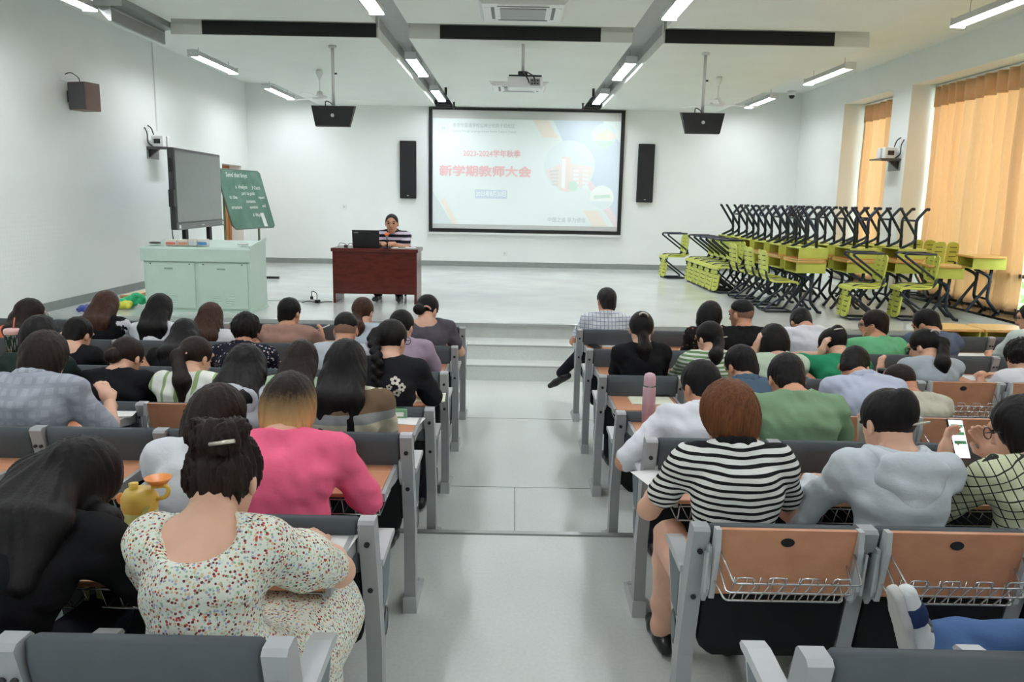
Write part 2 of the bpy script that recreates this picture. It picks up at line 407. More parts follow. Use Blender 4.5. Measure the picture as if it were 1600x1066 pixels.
# dome camera in the far right corner
e = tag(empty('security_camera', (5.62, 17.0, ZC)), 'small white dome camera in the far right ceiling corner', 'camera')
MB().lathe([(0, 0), (.09, 0), (.09, -.06), (.07, -.09), (0, -.09)], (0, 0, 0), 16).build('housing', M_WHITE, e)
MB().ell((0, -.01, -.1), (.06, .06, .055)).build('dome', M_DARKP, e)

# ------------------------------------------------------------------ projection screen on the back wall
SX0, SX1, SZ0, SZ1 = -1.82, 2.27, 1.235, 3.80
sc_ = tag(empty('projection_screen', (0, YB-.06, 0)), 'large framed projection screen showing a pale slide on the back wall', 'screen')
fw = .075
MB().box(SX0, SX1, -.03, .05, SZ0, SZ0+fw).box(SX0, SX1, -.03, .05, SZ1-fw*.6, SZ1).box(SX0, SX0+fw, -.03, .05, SZ0+fw, SZ1-fw*.6).box(SX1-fw, SX1, -.03, .05, SZ0+fw, SZ1-fw*.6).build('screen_frame', M_BLACK, sc_)
MB().box(SX0-.04, SX1+.04, -.05, .05, SZ0-.045, SZ0-.004).build('bottom_rail', M_WHITE, sc_)
MB().box(SX0+fw, SX1-fw, .0, .02, SZ0+fw, SZ1-fw*.6).build('screen_cloth', plain('screen_cloth', srgb(208, 212, 209), .8, spec=.1, var=.01), sc_)
# the projected slide: slide plane coordinates u 0..1, v 0..1 (down)
U0, U1, V0, V1 = SX0+.08, SX1-.08, SZ0+.17, SZ1-.215
def suv(u, v, k=0): return (U0+(U1-U0)*u, -.004-.0012*k, V1+(V0-V1)*v)
SE = .03
def slide_mat(name, c, k=1.):
    k_ = 0. if name in ('slide_ground', 'slide_white') else (.15 if name in ('slide_red', 'slide_grey') else .5)
    c = tuple(v+(g-v)*k_ for v, g in zip(c, srgb(232, 243, 241)))
    t = NT(name).base(c, .9, spec=.05)
    t.b.inputs['Emission Color'].default_value = (*c, 1); t.b.inputs['Emission Strength'].default_value = SE*k
    return t.m
def spoly(name, pts, mat, layer, parent=None):
    vs = [suv(u, v, layer) for u, v in pts]; n = len(vs)
    vs2 = [(x, y+.0008, z) for x, y, z in vs]
    mb = MB().add(vs+vs2, [tuple(range(n-1, -1, -1)), tuple(range(n, 2*n))]+[(i, (i+1) % n, (i+1) % n+n, i+n) for i in range(n)])
    return mb.build(name, mat, parent or slide)
ASP = (U1-U0)/(V1-V0)
def disc(cu, cv, r, n=40, v0=-9, v1=9):
    return [(cu+r*math.cos(2*PI*k/n)/ASP, min(max(cv+r*math.sin(2*PI*k/n), v0), v1)) for k in range(n)]
slide = MB().add([suv(0, 0), suv(1, 0), suv(1, 1), suv(0, 1)], [(3, 2, 1, 0)]).build('projected_slide', slide_mat('slide_ground', srgb(232, 243, 241)), sc_)
m_blue = slide_mat('slide_blue', srgb(196, 214, 234)); m_or = slide_mat('slide_orange', srgb(246, 226, 206)); m_pk = slide_mat('slide_pink', srgb(243, 212, 222))
m_red = slide_mat('slide_red', srgb(236, 190, 192)); m_gt = slide_mat('slide_grey', srgb(186, 198, 197)); m_wh = slide_mat('slide_white', srgb(240, 248, 246))
m_rb = slide_mat('slide_brick', srgb(240, 222, 218)); m_gr = slide_mat('slide_green', srgb(190, 226, 202)); m_pb = slide_mat('slide_pale_blue', srgb(222, 238, 240)); m_yl = slide_mat('slide_lime', srgb(228, 236, 196)); m_gd = slide_mat('slide_dusk', srgb(200, 205, 202))
spoly('blue_field', [(.64, 0), (.90, 0), (1, .20), (1, .93), (.78, .50)], m_blue, 1)
spoly('orange_bar', [(.53, 0), (.61, 0), (.667, .165), (.588, .165)], m_or, 1)
spoly('orange_bar', [(.815, .85), (.893, .85), (.95, 1), (.868, 1)], m_or, 1)
spoly('pink_bar', [(.80, .52), (.835, .52), (1, .92), (1, 1), (.985, 1)], m_pk, 2)
spoly('grey_corner', [(0, .69), (0, 1), (.108, 1)], slide_mat('slide_greyblue', srgb(206, 218, 222)), 1)
spoly('orange_bar', [(.045, .78), (.063, .745), (.138, 1), (.108, 1)], m_or, 2)
big = spoly('photo_disc', disc(.732, .43, .245), m_pb, 3)
spoly('wing', [(.603, .47), (.675, .41), (.69, .41), (.69, .655), (.65, .60), (.62, .54)], m_rb, 4, slide)
spoly('wing', [(.735, .40), (.855, .43), (.857, .48), (.835, .57), (.80, .62), (.735, .67)], m_rb, 4, slide)
spoly('tower', [(.690, .34), (.735, .34), (.735, .67), (.690, .66)], slide_mat('slide_tower', srgb(244, 212, 202)), 4, slide)
spoly('tower_side', [(.692, .36), (.712, .36), (.712, .64), (.692, .63)], m_wh, 5, slide)
for r in range(5):
    for c in range(2): spoly('window_mark', [(.755+.05*c, .46+.038*r), (.785+.05*c, .463+.038*r), (.783+.05*c, .482+.038*r), (.755+.05*c, .479+.038*r)], m_wh, 5, slide)
    spoly('window_mark', [(.625+.004*r, .475+.03*r), (.675, .46+.035*r), (.675, .475+.035*r), (.627+.004*r, .49+.03*r)], m_gd, 5, slide)
spoly('tree_mark', disc(.755, .615, .05, 12), m_gr, 6, slide)
spoly('photo_disc', disc(.912, .135, .115), m_pb, 3)
spoly('hall_mark', [(.865, .13), (.93, .075), (.93, .18), (.868, .175)], m_yl, 4, slide)
spoly('hall_side', [(.93, .075), (.972, .125), (.968, .165), (.93, .18)], m_or, 4, slide)
spoly('lawn_mark', disc(.912, .135, .112, 40, .185), m_gr, 4, slide)
spoly('photo_disc', disc(.912, .72, .115), m_wh, 3)
spoly('water_mark', disc(.912, .72, .11, 40, .755), m_pb, 4, slide)
spoly('bank_mark', [(.87, .70), (.955, .69), (.957, .72), (.868, .735)], m_gr, 4, slide)
spoly('badge_ring', disc(.055, .09, .05, 30), slide_mat('slide_badge', srgb(206, 232, 216)), 1)
spoly('badge_core', disc(.055, .09, .036, 30), m_wh, 2)
for k in range(3): spoly('badge_leaf', [(.045+.007*k, .075), (.05+.007*k, .07+.004*k), (.051+.007*k, .108), (.045+.007*k, .108)], slide_mat('slide_leaf%d' % k, srgb(160, 222, 184)), 3)
spoly('date_plate', [(.228, .665), (.401, .665), (.401, .75), (.228, .75)], slide_mat('slide_plate', srgb(184, 203, 226)), 1)
RX = Matrix.Rotation(PI/2, 4, 'X')
def stext(body, u, v, size, mat, align='CENTER', sx=1., fat=0., name='lettering'):
    x, y, z = suv(u, v, 6)
    return text_mesh(body, size, mat, name, slide, Matrix.Translation((x, y, z)) @ RX @ Matrix.Diagonal((sx, 1, 1, 1)), align, fat)
stext('南京外国语学校仙林分校燕子矶校区', .105, .065, .095, m_gt, 'LEFT', .86)
stext('Nanjing Foreign Language School Xianlin Campus (Yanziji)', .105, .117, .062, m_gt, 'LEFT', .92)
stext('2023-2024学年秋季', .315, .327, .155, m_red, 'CENTER', .94, .004)
stext('新学期教师大会', .282, .498, .235, m_red, 'CENTER', 1.18, .0085)
stext('2023年8月30日', .315, .708, .125, m_wh, 'CENTER', .80, .003)
stext('中国之道 享为德信', .725, .945, .11, m_gt, 'CENTER', .9)
# flat column loudspeakers either side of the screen
for x0, x1, z0, z1, w in ((-2.43, -2.09, 1.92, 3.11, 'left'), (2.58, 2.92, 1.93, 3.14, 'right')):
    e = tag(empty('wall_speaker', ((x0+x1)/2, YB, z0)), 'tall flat black loudspeaker on the back wall %s of the screen' % w, 'speaker', 'tall black wall speakers')
    hw = (x1-x0)/2; h = z1-z0
    MB().bbox(-hw, hw, -.1, -.002, 0, h, .012).build('cabinet', M_BLACK, e)
    MB().box(-hw+.02, hw-.02, -.106, -.1, .03, h-.03).build('grille', plain('speaker_grille', srgb(28, 29, 30), .8), e)
    MB().box(-.02, .02, -.109, -.106, .05, .07).build('badge', M_GREYP, e)
# wall sockets and small plates
for x, y, z, w, lab in ((-.18, YB, .79, 'back', 'small white wall socket below the projection screen'), (-3.62, YB, 1.72, 'back', 'white wall socket box on back wall beside blackboard'), (-2.9, YB, 1.0, 'back', 'small white wall socket between blackboard and speaker desk')):
    e = tag(empty('wall_socket', (x, y, z)), lab, 'socket', 'wall sockets')
    MB().bbox(-.05, .05, -.015, -.001, -.045, .045, .004).build('plate', M_WHITE, e)
    MB().box(-.02, -.012, -.017, -.015, -.01, .015).build('slot', M_DARKP, e)
# boxy brown speaker on the left wall
e = tag(empty('wall_speaker', (XL, 10.45, 2.95)), 'brown box loudspeaker angled on the left wall', 'speaker')
b = MB().bbox(-.13, .13, -.12, .13, 0, .34, .008).build('cabinet', plain('speaker_brown', srgb(116, 92, 84), .5), e); b.location = (.2, 0, 0); b.rotation_euler = (0, 0, -.25)
b2 = MB().bbox(-.125, .125, -.128, -.121, .01, .33, .003).build('grille', plain('speaker_cloth', srgb(84, 82, 84), .9), e); b2.location = (.2, 0, 0); b2.rotation_euler = (0, 0, -.25)
MB().box(.002, .1, -.03, .03, .1, .24).build('bracket', M_DARKP, e)
MB().bbox(.001, .05, -.2, -.1, .34, .44, .004).build('junction_plate', M_WHITE, e)
MB().tube(bez([(.02, -.15, .4), (.1, -.1, .46), (.15, 0, .4), (.16, 0, .34)], .05), .006, 6).build('cable', M_DARKP, e)
# shelves with wireless boxes on both side walls
def wifi_shelf(x, y, z, s, label):
    e = tag(empty('wall_shelf', (x, y, z)), label, 'shelf', 'small equipment shelves')
    MB().box(.002*s, .32*s, -.2, .2, 0, .02).box(.002*s, .3*s, -.2, -.18, -.02, 0).build('shelf_board', plain('shelf_dark', srgb(74, 72, 74), .4), e)
    MB().prism([(.002*s, -.15), (.18*s, -.01), (.002*s, -.01)], 'y', -.15, -.10).build('bracket', M_DARKP, e)
    MB().box(.002*s, .012*s, -.2, .2, -.16, 0).build('back_plate', M_GREYP, e)
    for k, yy in enumerate((-.1, .08)):
        r = tag(empty('wireless_receiver', (x, y+yy, z+.02)), 'white wireless box, %s of two on the %s' % (('nearer', 'farther')[k], 'left wall shelf' if s > 0 else 'window pillar shelf'), 'receiver', 'white wireless boxes')
        MB().bbox(.06*s if s > 0 else -.24, .24 if s > 0 else -.06, -.06, .06, .001, .17, .01).build('box', M_WHITE, r)
        MB().box((.1 if s > 0 else -.2), (.2 if s > 0 else -.1), -.062, -.06, .05, .12).build('dark_panel', M_DARKP, r)
    MB().tube(bez([(.01*s, -.25, .3), (.05*s, -.25, .22), (.03*s, -.22, .08), (.08*s, -.17, .03)], .05), .009, 6).build('cable', M_DARKP, e)
    MB().tube(bez([(.01*s, -.14, .34), (.06*s, -.12, .3), (.08*s, -.1, .2)], .05), .009, 6).build('cable', M_DARKP, e)
wifi_shelf(XL, 12.75, 2.62, 1, 'dark bracket shelf high on the left wall')
wifi_shelf(XR, 12.86, 2.66, -1, 'dark bracket shelf on the pillar between the curtained windows')
e = tag(MB().box(XL+.001, XL+.022, 12.93, 12.95, 2.9, ZC).build('cable_conduit', M_WHITE), 'thin white vertical cable conduit on the left wall', 'conduit')
e = tag(empty('wall_screen_edge', (XL, 8.05, 1.9)), 'dark edge of a wall board at the far left', 'board')
MB().box(.002, .05, -.6, .45, 0, .22).build('panel', M_DARKP, e); MB().box(.05, .054, -.58, .43, .02, .2).build('face', M_GREYP, e)

# ------------------------------------------------------------------ curtains
def curtain_mat():
    t = NT('curtain_fabric').base(srgb(226, 178, 112), .8, spec=.1)
    co = t.coord((60, 60, 6)); nz = t.noise(co, 3, 3)
    t.l(t.ramp(nz.outputs[0], [(.3, srgb(234, 200, 156)), (.7, srgb(242, 214, 176))]), t.b.inputs['Base Color'])
    tr = t.n('ShaderNodeBsdfTranslucent'); tr.inputs[0].default_value = (*srgb(240, 218, 186), 1)
    mx = t.n('ShaderNodeMixShader'); mx.inputs[0].default_value = .42
    out = [n for n in t.t.nodes if n.type == 'OUTPUT_MATERIAL'][0]
    t.l(t.b.outputs[0], mx.inputs[1]); t.l(tr.outputs[0], mx.inputs[2]); t.l(mx.outputs[0], out.inputs[0])
    return t.m
M_CURT = curtain_mat()
def curtain(y0, y1, label, seed, foot=.02):
    rnd = random.Random(seed)
    e = tag(empty('curtain', (XR+.37, (y0+y1)/2, SILL)), label, 'curtain', 'orange pleated curtains')
    ht = WTOP-SILL-.05; n = int((y1-y0)/.014); rows = 26
    ph = [rnd.uniform(-1, 1) for _ in range(60)]
    def off(y, t):
        u = (y-y0)/.23; k = int(u) % 58; fr = u-int(u)
        amp = .05+.02*(ph[k]*(1-fr)+ph[k+1]*fr)
        w = math.sin(2*PI*(u+.25*math.sin(u*.7)))
        return amp*(w*(1-.35*t)+.4*math.sin(2*PI*u*.37+ph[3])*(t))+.02*math.sin(9*t+u)*t
    def sheet(name, z0, z1, rws, extra, m=1.):
        vs = []; fs = []
        for i in range(rws+1):
            t = i/rws; z = z1+(z0-z1)*t; T = 1-z/ht
            for k in range(n+1):
                y = y0+(y1-y0)*k/n
                vs.append((off(y, T)*m-extra, y-(y0+y1)/2+.012*math.sin(6*T+y*5)*T, z))
        for i in range(rws):
            for k in range(n): fs.append((i*(n+1)+k, i*(n+1)+k+1, (i+1)*(n+1)+k+1, (i+1)*(n+1)+k))
        mb = MB().add(vs, fs, True); me = mb.mesh(name, M_CURT)
        o = link(name, me, None, e); md = o.modifiers.new('thick', 'SOLIDIFY'); md.thickness = .004
        return o
    sheet('drape', foot, ht, rows, 0)
    sheet('header_band', ht-.28, ht+.01, 3, .012, 1.15)
    MB().box(-.03, .03, -(y1-y0)/2-.05, (y1-y0)/2+.05, ht+.012, ht+.04).build('curtain_rail', M_WHITE, e)
curtain(13.2, 14.98, 'narrow orange pleated curtain in the window nearest the back wall', 3)
curtain(10.02, 12.48, 'wide orange pleated curtain hanging beside the stacked desks', 5)
curtain(8.35, 9.75, 'orange pleated curtain at the right edge of the photo', 9)
curtain(3.7, 7.6, 'orange pleated curtain beside the seats, out of view', 11)
# greenery outside the glass
def hedge():
    e = tag(empty('hedge', (8.6, 9.5, .0)), 'green hedge seen outside through the gap beside the curtain', 'hedge')
    rnd = random.Random(4); mb = MB()
    for i in range(900):
        x, y, z = rnd.uniform(-.5, .6), rnd.uniform(-6, 6), rnd.uniform(.2, 1.75)
        a = rnd.uniform(0, 6.28); t = rnd.uniform(-.9, .9); s = rnd.uniform(.08, .16)
        d1 = Vector((math.cos(a), math.sin(a), t)).normalized()*s; d2 = d1.orthogonal().normalized()*s*.5
        c = Vector((x, y, z)); mb.add([c-d1, c+d2, c+d1, c-d2], [(0, 1, 2, 3)])
    o = mb.build('foliage', plain('hedge_leaf', srgb(92, 150, 70), .6, var=.5, scale=3), e); o['kind'] = 'stuff'
    st = MB()
    for k in range(14): y = -5.8+k*.85; st.tube([(0, y, 0), (.05, y+.1, .8), (-.05, y, 1.5)], [.04, .03, .015], 6)
    st.build('stems', plain('hedge_stem', srgb(84, 70, 50), .8), e)
    tag(MB().box(XR+WD+.05, XR+9, -2, 20, -.1, -.0).build('lawn', plain('lawn_green', srgb(96, 140, 72), .9, var=.4)), 'strip of lawn outside the windows', 'lawn')
hedge()
# ------------------------------------------------------------------ lecture seats
M_SGREY = plain('seat_metal_grey', srgb(164, 167, 168), .42, metal=.15, var=.03)
M_SGREY2 = plain('seat_arm_grey', srgb(188, 192, 192), .45, var=.03)
M_SPANEL = plain('seat_arm_inset', srgb(112, 122, 126), .6, var=.04)
def fabric(name, c, rough=.85, bump=.12, sc=420):
    t = NT(name).base(c, rough, spec=.2); co = t.coord()
    nz = t.noise(co, sc, 2); n2 = t.noise(co, 5, 3)
    t.l(t.ramp(n2.outputs[0], [(.3, tuple(v*.9 for v in c)), (.7, tuple(min(1, v*1.08) for v in c))]), t.b.inputs['Base Color'])
    t.bump(nz.outputs[0], bump, .003); MATS[name] = t.m; return t.m
M_FGREY = fabric('seat_fabric_grey', srgb(88, 94, 98))
M_FBLACK = fabric('seat_shell_black', srgb(24, 27, 28), .8)
M_TABLET = wood('tablet_wood', srgb(192, 132, 98), srgb(208, 150, 114), .38, (2, 16, 2), 3.)
M_CHROME = plain('chrome_wire', srgb(205, 208, 208), .22, metal=.85, var=.02)
M_BOLT = plain('bolt_black', srgb(26, 26, 28), .4)
PWID, SW = .05, .51
def lean(z): return 0. if z < .36 else -.0955*(z-.36)/.49
def post_mesh():
    pr = [(-.035, 0), (.045, 0), (.03, .36), (.03+lean(.6), .6), (.005+lean(.85), .845), (-.005+lean(.85), .855), (-.05+lean(.85), .855), (-.062+lean(.85), .845), (-.045+lean(.6), .6), (-.035, .36)]
    return MB().prism(pr, 'x', -PWID/2, PWID/2).mesh('post', M_SGREY)
def arm_meshes():
    top = MB().prism([(-.01, .665), (.19, .675), (.235, .668), (.245, .655), (.235, .648), (-.01, .642)], 'x', -.028, .028)
    pan = MB().prism([(.0, .64), (.232, .646), (.13, .44), (.11, .41), (.03, .40), (.02, .42)], 'x', -.018, .018)
    low = MB().prism([(.03, .402), (.11, .41), (.12, .36), (.085, .30), (.085, .22), (.10, .18), (.085, .12), (.09, 0), (.06, 0), (.055, .1), (.045, .18), (.055, .26), (.045, .36)], 'x', -.016, .016)
    inset = MB().prism([(.03, .625), (.205, .63), (.12, .47), (.04, .46)], 'x', -.0205, .0205)
    ring = MB()
    for s in (-1,): ring.tube([(s*.018*0, .08+.036*math.cos(a*PI/8), .40+.048*math.sin(a*PI/8)) for a in range(16)], .0225, 5, True, True)
    cap = MB().prism([(.08+.033*math.cos(a*PI/8), .40+.044*math.sin(a*PI/8)) for a in range(16)], 'x', -.0205, .0205)
    foot = MB().prism([(-.045, 0), (.27, 0), (.27, .012), (.2, .02), (.11, .075), (-.045, .075)], 'x', -.03, .03).cyl((0, .245, .012), .012, .012, 8)
    bolts = [MB().tube([(0, lean(z)-.066 if z > .7 else lean(z)-.049, z), (0, lean(z)-.045, z)], .009, 8) for z in (.775, .60)]
    bolts2 = [MB().tube([(s, lean(.775)-.066, .775), (s, lean(.775)-.045, .775)], .007, 8) for s in (-.012, .012)]
    return [top.mesh('armrest', M_SGREY2), pan.mesh('arm_panel', M_SGREY2), low.mesh('arm_bracket', M_SGREY), inset.mesh('arm_inset', M_SPANEL),
            ring.mesh('hinge_ring', M_BOLT), cap.mesh('hinge_cap', M_SPANEL), foot.mesh('foot', M_SGREY2), [q.mesh('bolt', M_BOLT) for q in bolts], [q.mesh('bolt', M_BOLT) for q in bolts2]]
ME_POST = post_mesh(); ME_ARM = arm_meshes()
def slab(z0, z1, y_back, y_front, hw, mat, name, seg=6, rc=.03, round_bottom=True, round_top=False):
    """upholstered slab following the seat lean with softly rounded rim; y offsets relative to lean(z)"""
    vs = []; fs = []
    zs = [z0+(z1-z0)*i/seg for i in range(seg+1)]
    def prof(z):
        w = hw; 
        if round_bottom and z < z0+.06: w = hw-.06*(1-math.sqrt(max(0, 1-((z0+.06-z)/.06)**2)))
        return w
    n = 0
    for i, z in enumerate(zs):
        th = .012 if i in (0, seg) else 0
        w = prof(z+ (0 if i else .004)); yb = y_back+lean(z)+th; yf = y_front+lean(z)-th
        b = .012
        vs += [(-w+b, yb, z), (w-b, yb, z), (w, yb+b, z), (w, yf-b, z), (w-b, yf, z), (-w+b, yf, z), (-w, yf-b, z), (-w, yb+b, z)]
    for i in range(seg):
        for k in range(8): fs.append((i*8+k, i*8+(k+1) % 8, (i+1)*8+(k+1) % 8, (i+1)*8+k))
    fs += [tuple(range(7, -1, -1)), tuple(seg*8+k for k in range(8))]
    return MB().add(vs, fs, True).mesh(name, mat)
HWD = (SW-PWID)/2-.004
ME_BACK = slab(.66, .85, -.052, .012, HWD, M_FGREY, 'backrest', 5, round_bottom=False)
ME_SHELL = slab(.375, .66, -.058, .012, HWD-.004, M_FBLACK, 'back_shell', 8)
def front_mesh(): return slab(.42, .82, .010, .035, HWD-.02, M_FGREY, 'front_cushion', 6)
ME_FRONT = front_mesh()
def pan_down(): return MB().bbox(-HWD+.01, HWD-.01, .065, .46, .385, .455, .025).mesh('seat_cushion', M_FGREY)
def pan_up(): return MB().bbox(-HWD+.01, HWD-.01, .06, .13, .36, .70, .028).mesh('seat_cushion', M_FGREY)
ME_PDOWN, ME_PUP = pan_down(), pan_up()
TW = .2175
def tablet_parts(tz):
    """deployed flat, projecting to the rear (-y)"""
    yb, yf = -.455, -.105
    top = MB().bbox(-TW+.018, TW-.018, yb, yf, tz-.018, tz, .004).mesh('writing_tablet', M_TABLET)
    rails = []
    for s in (-1, 1):
        rail = MB(); rails.append(rail)
        rail.prism([(yb-.004, tz-.03), (yb-.004, tz+.003), (yf, tz+.004), (yf+.01, tz-.02), (yf, tz-.06), (-.2, tz-.05), (-.3, tz-.032)], 'x', s*TW-.016 if s > 0 else -TW, s*TW if s > 0 else -TW+.016)
    hgs = []
    for s in (-1, 1):
        hg = MB(); hgs.append(hg)
        x0 = s*(TW+.004); x1 = s*(TW+.016)
        hg.prism([(-.13, tz+.02), (-.075, tz+.03), (-.06, tz-.06), (-.085, tz-.1), (-.12, tz-.06)], 'x', x0, x1)
        hg.prism([(-.105, tz+.015), (-.085, tz+.01), (-.07, tz-.12), (-.1, tz-.12)], 'x', x1, x1+s*.008)
    bk = basket([(-TW+.03, -.43, tz-.035), (TW-.03, -.43, tz-.035)], [(-TW+.03, -.40, tz-.105), (TW-.03, -.40, tz-.105)], [(-TW+.03, -.14, tz-.105), (TW-.03, -.14, tz-.105)], [(-TW+.03, -.13, tz-.03), (TW-.03, -.13, tz-.03)])
    return top, [r.mesh('tablet_rail', M_SGREY) for r in rails], [h.mesh('tablet_hinge', M_SGREY2) for h in hgs], bk
def basket(a, b, c, d):
    mb = MB(); L = [Vector(p[0]) for p in (a, b, c, d)]; R = [Vector(p[1]) for p in (a, b, c, d)]
    r = .0032
    for i in range(4): mb.tube([L[i], R[i]], r, 5)
    mb.tube(L, r, 5); mb.tube(R, r, 5)
    for k in range(1, 8):
        t = k/8; mb.tube([L[i].lerp(R[i], t) for i in range(4)], r*.8, 4)
    return mb.mesh('wire_basket', M_CHROME)
def folded_parts():
    z0, z1 = .635, .862; yb = -.062
    def Y(z, o): return lean(z)+yb+o
    top = MB().prism([(Y(z0, 0), z0), (Y(z1, 0), z1), (Y(z1, -.018), z1), (Y(z0, -.022), z0)], 'x', -TW+.012, TW-.012).mesh('writing_tablet', M_TABLET)
    rails = []
    for s in (-1, 1):
        rail = MB(); rails.append(rail)
        a, b = (TW-.012, TW+.004) if s > 0 else (-TW-.004, -TW+.012)
        rail.prism([(Y(z0, 0)+.01, z0-.01), (Y(z1, 0), z1+.004), (Y(z1, -.03), z1+.004), (Y(.80, -.045), .80), (Y(z0, -.035), z0-.01)], 'x', a, b)
    hgs = []
    for s in (-1, 1):
        hg = MB(); hgs.append(hg)
        x0 = s*(TW+.006); x1 = s*(TW+.018)
        hg.prism([(Y(.80, -.02), .80), (Y(.80, .02), .80), (Y(.62, .02), .62), (Y(.60, -.01), .60), (Y(.66, -.04), .66)], 'x', x0, x1)
        hg.prism([(Y(.79, -.035), .79), (Y(.77, -.005), .78), (Y(.64, -.015), .64), (Y(.66, -.045), .65)], 'x', x1, x1+s*.007)
    bk = MB(); r = .0034; H = TW-.012
    # front rim with raised lugs, middle rim, lower rim
    def P(x, y, z): return (x, lean(z)+yb+y, z)
    q1 = [P(-H, -.03, .80), P(-H+.03, -.115, .725), P(H-.005, -.115, .725), P(H-.005, -.03, .79)]
    q2 = [P(-H, -.03, .755), P(-H+.015, -.10, .685), P(H-.02, -.10, .685), P(H-.02, -.03, .75)]
    q3 = [P(-H-.01, -.03, .70), P(-H+.02, -.08, .645), P(H-.035, -.08, .645), P(H-.035, -.03, .70)]
    for q in (q1, q2, q3): bk.tube(bez(q, .012, 3), r, 6)
    for k in range(4):
        x = -H+.06+k*.095
        bk.tube(bez([P(x-.028, -.115, .725), P(x-.025, -.12, .748), P(x+.025, -.12, .748), P(x+.025, -.115, .725)], .008, 2), r*.8, 5)
    n = 9
    for k in range(n):
        x = -H+.045+k*(2*H-.09)/(n-1)
        bk.tube([P(x+.012, -.115, .725), P(x, -.10, .685), P(x-.006, -.08, .645), P(x-.004, -.05, .625), P(x+.008, -.03, .66), P(x+.014, -.025, .70)], r*.75, 4)
    hole = MB().prism([(.0+.021*math.cos(a*PI/8), .822+.014*math.sin(a*PI/8)) for a in range(16)], 'y', lean(.822)+yb-.0215, lean(.822)+yb-.012).mesh('tablet_hole', M_BLACK)
    return top, [r.mesh('tablet_rail', M_SGREY2) for r in rails], [h.mesh('tablet_hinge', M_SGREY2) for h in hgs], bk.mesh('wire_basket', M_CHROME), hole
TAB = {tz: tablet_parts(tz) for tz in (.715, .80)}
FOLD = folded_parts()
ORD = ['aisle', 'second', 'third', 'fourth', 'fifth', 'sixth', 'seventh', 'eighth', 'ninth']
ROWN = ['front row', 'second row', 'third row', 'fourth row', 'fifth row', 'sixth row', 'last row']
def add_frame(e, dx, end, sgn):
    link('post', ME_POST, None, e, (dx, 0, 0))
    a = ME_ARM
    link('armrest', a[0], None, e, (dx, 0, 0))
    ap = link('arm_panel', a[1], None, e, (dx, 0, 0))
    link('arm_bracket', a[2], None, e, (dx, 0, 0)); link('foot', a[6], None, e, (dx, 0, 0))
    if end:
        link('arm_inset', a[3], None, ap); link('hinge_ring', a[4], None, ap); link('hinge_cap', a[5], None, ap)
    for q in (a[7] if end else a[8]): link('bolt', q, None, e, (dx, 0, 0))
def lecture_seat(row, side, i, last, folded, seat_down):
    sg = -1 if side == 'left' else 1
    ax = -.432 if side == 'left' else .587
    x = ax+sg*(i+.5)*SW
    st = 'without tablet' if row == 6 else ('with tablet folded' if folded else 'with tablet open')
    lab = 'grey lecture seat %s, %s from aisle, %s, %s side' % (st, 'first' if i == 0 else ORD[i], ROWN[row], side)
    e = tag(empty('lecture_seat', (x, ROWY[row], ROWZ[row])), lab, 'seat', 'fixed lecture seats in rows')
    link('backrest', ME_BACK, None, e); link('back_shell', ME_SHELL, None, e); link('front_cushion', ME_FRONT, None, e)
    link('seat_cushion', ME_PDOWN if seat_down else ME_PUP, None, e)
    add_frame(e, -sg*SW/2, i == 0, sg)
    if last: add_frame(e, sg*SW/2, False, sg)
    if row < 6:
        p = FOLD if folded else TAB[.80 if row in (3, 5) else .715]
        t = link('writing_tablet', p[0], None, e)
        for q in p[1]: link('tablet_rail', q, None, t)
        for q in p[2]: link('tablet_hinge', q, None, e)
        link('wire_basket', p[3], None, e)
        if folded: link('tablet_hole', p[4], None, t)
    return e
FOLDED = {('left', 3, 2), ('right', 3, 3), ('right', 3, 2), ('right', 2, 4), ('right', 2, 5), ('right', 5, 0), ('right', 5, 1), ('right', 5, 2), ('right', 5, 3)}
NL = [8, 7, 6, 5, 4, 3, 3]; NR = [8, 7, 6, 6, 5, 4, 4]
SEATX = {}
def seats(taken):
    for side, N in (('left', NL), ('right', NR)):
        for r in range(7):
            for i in range(N[r]):
                lecture_seat(r, side, i, i == N[r]-1, (side, r, i) in FOLDED, (side, r, i) in taken)
def seat_index(row, x):
    if x < 0: return 'left', row, max(0, min(NL[row]-1, int((-.432-x)/SW)))
    return 'right', row, max(0, min(NR[row]-1, int((x-.587)/SW)))
